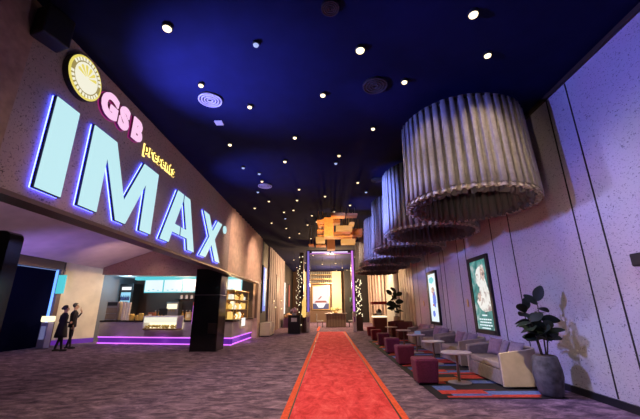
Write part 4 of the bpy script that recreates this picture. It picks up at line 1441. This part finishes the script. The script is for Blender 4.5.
t = thing('reception_table', 'wide dark reception table with flowers beyond the gateway', 'table', (0.6, 27.0, 0))
B().box((0, 0, 0.52), (1.55, 0.8, 0.98)).build('body', mat('grey brown table', (0.22, 0.17, 0.14), 0.5), t, bevel=0.03)
B().box((0, 0, 1.03), (1.75, 0.95, 0.05)).build('tabletop', M_STEEL, t, bevel=0.01)
b = B()
for k in range(7):
    b.box((-0.66 + 0.22 * k, -0.405, 0.5), (0.02, 0.02, 0.9))
b.build('panel_ribs', M_BLACK, t)
t = thing('flower_arrangement', 'green and cream flower arrangement on the far reception table', 'flowers', (0.6, 27.0, 1.055))
B().lathe([(0.12, 0), (0.2, 0.1)], 14).build('bowl', M_BRASS, t)
b = B()
for k in range(26):
    b.ball((rnd.uniform(-0.4, 0.4), rnd.uniform(-0.2, 0.2), 0.14 + rnd.uniform(0, 0.25)), 0.07, 6)
b.build('blossoms', mat('cream blossoms', (0.65, 0.65, 0.35), 0.7), t)


def far_chair(label, loc, rz):
    t = thing('dining_chair', label, 'chair', loc, rz=rz, group='chairs at the reception table')
    B().box((0, 0, 0.46), (0.5, 0.5, 0.08)).build('seat', mat('grey chair', (0.35, 0.36, 0.4), 0.6), t, bevel=0.02)
    B().box((0, 0.25, 0.75), (0.5, 0.06, 0.5)).build('backrest', mat('grey chair'), t, bevel=0.02)
    for sx in (-1, 1):
        for sy in (-1, 1):
            B().tube((sx * 0.2, sy * 0.2, 0), (sx * 0.2, sy * 0.2, 0.43), 0.02).build('leg', M_BLACK, t)


far_chair('grey chair at the left end of the reception table', (-0.65, 27.0, 0), PI / 2)
far_chair('grey chair at the right end of the reception table', (1.85, 27.0, 0), -PI / 2)
make_plant('potted_plant', 'leafy plant in a pot behind the right end of the reception table', (2.3, 29.0, 0), [(0.18, 0), (0.24, 0.5), (0.22, 0.52)], M_POT, 3, 7, 0.8, 2.1, 0.4, 21)
t = thing('exit_sign', 'small bright green-white exit light on the dark far wall', 'sign', (2.75, 34.85, 2.25))
B().box((0, 0, 0), (1.0, 0.1, 0.42)).build('housing', mat('sign housing', (0.08, 0.16, 0.12), 0.5), t)
B().box((0.08, -0.06, 0), (0.75, 0.02, 0.2)).build('lit_panel', G_WHITE, t)
B().box((-0.38, -0.06, 0), (0.12, 0.02, 0.3)).build('green_mark', G_GREEN, t)
struct('wall_far.001', B().box((3.0, 35.0, ZC / 2), (2.5, 0.2, ZC)), M_BLACK)
# V shaped red floor strips beyond the gateway
for s_ in (-1, 1):
    tag(B().box((0.75 + s_ * 1.45, 25.2, 0.006), (0.14, 5.0, 0.012)).build('floor_stripe', M_REDEDGE), 'thin red floor stripe %s of the reception table' % ('left' if s_ < 0 else 'right'), 'carpet')

# white lights between posts on the right
for k, y in enumerate((25.9, 27.7, 29.5)):
    t = thing('window_light', ['nearest', 'middle', 'farthest'][k] + ' tall white light panel between the posts at the far right', 'light panel', (XR + 0.1, y, 1.6), group='light panels between the posts')
    B().box((0, 0, 0.9), (0.06, 0.8, 2.0)).build('housing', M_BLACK, t)
    B().box((-0.04, 0, 0.9), (0.02, 0.7, 1.9)).build('panel', G_WHITE if k != 0 else G_MENU, t)

# red topped display cart
t = thing('display_cart', 'small lit display cabinet with a red canopy beyond the ottomans', 'cabinet', (3.0, 20.2, 0))
B().box((0, 0, 0.45), (0.75, 0.7, 0.9)).build('body', mat('red brown cabinet', (0.20, 0.05, 0.035), 0.5), t, bevel=0.02)
B().box((0, 0, 0.94), (0.8, 0.75, 0.08)).build('lit_deck', G_WARMW, t)
for sx in (-1, 1):
    for sy in (-1, 1):
        B().box((sx * 0.34, sy * 0.32, 1.3), (0.03, 0.03, 0.66)).build('post', M_BRASS, t)
B().box((0, 0, 1.70), (0.85, 0.8, 0.16)).build('canopy', mat('red canopy', (0.45, 0.02, 0.02), 0.6), t, bevel=0.02)
B().ball((0, 0, 1.2), 0.16, 10).build('goods', mat('dark goods', (0.05, 0.04, 0.05), 0.4), t)
t = thing('display_cart', 'small dark side cabinet left of the red canopy cabinet', 'cabinet', (3.35, 23.5, 0))
B().box((0, 0, 0.5), (0.6, 0.6, 1.0)).build('body', mat('red brown cabinet'), t, bevel=0.02)
B().box((0, 0, 1.03), (0.65, 0.65, 0.05)).build('top', M_BLACK, t)
B().box((0, -0.31, 0.55), (0.4, 0.02, 0.5)).build('front_panel', M_BRASS, t)


# ---------------------------------------------------------------- people
def make_person(name, label, loc, rz, female):
    root = thing(name, label, 'person', loc, rz=rz)
    V, E, R = [], [], []

    def v(p, r, par=None):
        V.append(p)
        R.append(r)
        if par is not None:
            E.append((par, len(V) - 1))
        return len(V) - 1
    H = 1.60 if female else 1.70
    k = H / 1.7
    sh = 0.165 if female else 0.195
    pel = v((0, 0, 0.93 * k), (0.125, 0.10))
    wst = v((0, 0, 1.07 * k), (0.11 if female else 0.13, 0.09), pel)
    chs = v((0, 0.0, 1.25 * k), (0.14 if female else 0.16, 0.10), wst)
    nb = v((0, -0.005, 1.41 * k), (0.075, 0.06), chs)
    nk = v((0, -0.01, 1.47 * k), (0.048, 0.048), nb)
    h1 = v((0, -0.02, 1.54 * k), (0.07, 0.08), nk)
    h2 = v((0, -0.02, 1.62 * k), (0.076, 0.09), h1)
    v((0, -0.015, 1.675 * k), (0.05, 0.06), h2)
    hands = []
    for s_ in (-1, 1):
        a = v((s_ * sh, 0, 1.38 * k), (0.052, 0.052), nb)
        if s_ == 1 and not female:      # hand raised to the face
            e = v((s_ * 0.27, -0.13, 1.15 * k), (0.042, 0.042), a)
            w_ = v((s_ * 0.14, -0.24, 1.37 * k), (0.028, 0.028), e)
            hp = v((s_ * 0.09, -0.19, 1.46 * k), (0.034, 0.022), w_)
            dirv = Vector((-0.3, 0.25, 0.9)).normalized()
        elif female:                    # forearms brought together in front
            e = v((s_ * 0.27, 0.03, 1.10 * k), (0.038, 0.038), a)
            w_ = v((s_ * 0.13, -0.18, 1.05 * k), (0.025, 0.025), e)
            hp = v((s_ * 0.06, -0.23, 1.06 * k), (0.03, 0.02), w_)
            dirv = Vector((-s_ * 0.8, -0.4, 0.0)).normalized()
        else:
            e = v((s_ * 0.26, 0.03, 1.10 * k), (0.042, 0.042), a)
            w_ = v((s_ * 0.27, -0.03, 0.85 * k), (0.028, 0.028), e)
            hp = v((s_ * 0.27, -0.05, 0.77 * k), (0.034, 0.022), w_)
            dirv = Vector((0, -0.25, -0.95)).normalized()
        hp_p = Vector(V[hp])
        sd = dirv.cross(Vector((0, 1, 0.2))).normalized()
        hands.append(hp_p)
        for q, L in ((-1.5, 0.07), (-0.5, 0.085), (0.5, 0.08), (1.5, 0.062)):
            b0 = v(tuple(hp_p + sd * q * 0.018 + dirv * 0.035), (0.009, 0.009), hp)
            b1 = v(tuple(hp_p + sd * q * 0.021 + dirv * (0.035 + L * 0.5) + Vector((0, -0.008, 0))), (0.008, 0.008), b0)
            v(tuple(hp_p + sd * q * 0.021 + dirv * (0.03 + L) + Vector((0, -0.025, 0))), (0.007, 0.007), b1)
        th = v(tuple(hp_p + sd * 0.04 + dirv * 0.01), (0.010, 0.010), hp)
        v(tuple(hp_p + sd * 0.058 + dirv * 0.045), (0.008, 0.008), th)
    for s_ in (-1, 1):
        st = 0.06 * s_
        hp2 = v((s_ * 0.09, 0, 0.86 * k), (0.092, 0.092), pel)
        kn = v((s_ * 0.10, -0.02 - st * 0.3, 0.49 * k), (0.058, 0.058), hp2)
        an = v((s_ * 0.11, st, 0.10), (0.038, 0.038), kn)
        hl = v((s_ * 0.11, st + 0.0, 0.045), (0.04, 0.04), an)
        v((s_ * 0.125, st - 0.14, 0.034), (0.036, 0.03), hl)
    me = bpy.data.meshes.new('body')
    me.from_pydata([tuple(p) for p in V], E, [])
    o = bpy.data.objects.new('body', me)
    COL.objects.link(o)
    sk = o.modifiers.new('skin', 'SKIN')
    lay = me.skin_vertices[0].data if me.skin_vertices else None
    if lay is None:
        bpy.context.view_layer.objects.active = o
        bpy.context.view_layer.update()
        bm = bmesh.new()
        bm.from_mesh(me)
        bm.verts.layers.skin.verify()
        bm.to_mesh(me)
        bm.free()
        lay = me.skin_vertices[0].data
    for i, r_ in enumerate(R):
        lay[i].radius = r_
        lay[i].use_root = (i == 0)
    sub = o.modifiers.new('sub', 'SUBSURF')
    sub.levels = 2
    sub.render_levels = 2
    dg = bpy.context.evaluated_depsgraph_get()
    nm = bpy.data.meshes.new_from_object(o.evaluated_get(dg))
    bpy.data.objects.remove(o)
    nm.name = 'body'
    nm.materials.clear()
    nm.materials.append(M_SUIT)
    nm.materials.append(M_SKIN)
    nm.materials.append(M_SHIRT)
    for p in nm.polygons:
        p.use_smooth = True
        c = p.center
        if c.z > 1.45 * k or any((c - h).length < 0.13 for h in hands):
            p.material_index = 1
        elif c.z > 1.24 * k and abs(c.x) < 0.05 and c.y < -0.05 and not female:
            p.material_index = 2
    body = bpy.data.objects.new('body', nm)
    COL.objects.link(body)
    body.parent = root
    zh = 1.615 * k
    b = B()
    b.ball((0, 0.012, zh + 0.03), 0.098, 12, (0.93, 1.08, 1.0))
    if female:
        b.ball((0, 0.105, zh + 0.0), 0.048, 8)
    # trim the hair off the face
    hv = [q for q in b.bm.verts if q.co.y < -0.045 and q.co.z < zh + 0.07]
    bmesh.ops.delete(b.bm, geom=hv, context='VERTS')
    hr = b.build('hair', M_HAIR, root, smooth=True)
    b = B()
    for s_ in (-1, 1):
        b.ball((s_ * 0.03, -0.098, zh - 0.005), 0.011, 8)
    b.build('eyes', M_BLACK, root)
    B().ball((0, -0.112, zh - 0.04), 0.015, 8, (0.8, 1.2, 1.5)).build('nose', M_SKIN, root, smooth=True)
    B().ball((0, -0.096, zh - 0.082), 0.02, 8, (1.2, 0.5, 0.3)).build('mouth', mat('lips', (0.3, 0.1, 0.08), 0.6), root)
    for s_ in (-1, 1):
        B().ball((s_ * 0.082, -0.01, zh - 0.02), 0.022, 8, (0.4, 0.8, 1.3)).build('ear', M_SKIN, root, smooth=True)
    if female:
        b = B()
        b.lathe([(0.235, 0.48), (0.225, 0.6), (0.19, 0.82), (0.165, 0.95), (0.135, 1.04), (0.16, 1.18), (0.155, 1.28)], 28, M=Matrix.Diagonal((1, 0.82, 1, 1)), wob=lambda a, zz: 1 + (0.035 * math.sin(9 * a) if zz < 0.85 else 0))
        b.build('dress', M_SUIT, root, smooth=True)
    else:
        b = B()
        b.lathe([(0.195, 0.80), (0.185, 0.92), (0.165, 1.06), (0.185, 1.22), (0.19, 1.32), (0.12, 1.41)], 28, M=Matrix.Diagonal((1, 0.72, 1, 1)))
        b.build('jacket', M_SUIT, root, smooth=True)
    b = B()
    for s_ in (-1, 1):
        b.box((s_ * 0.118, 0.06 * s_ - 0.055, 0.03), (0.085, 0.25, 0.06))
    b.build('shoes', M_BLACK, root, bevel=0.02)
    return root


make_person('person', 'person in a knee-length black dress with hair in a bun, back half turned', (-10.05, 12.85, 0), 2.6, True)
make_person('person', 'person in a black suit holding a hand up to the face', (-10.32, 13.7, 0), 2.2, False)
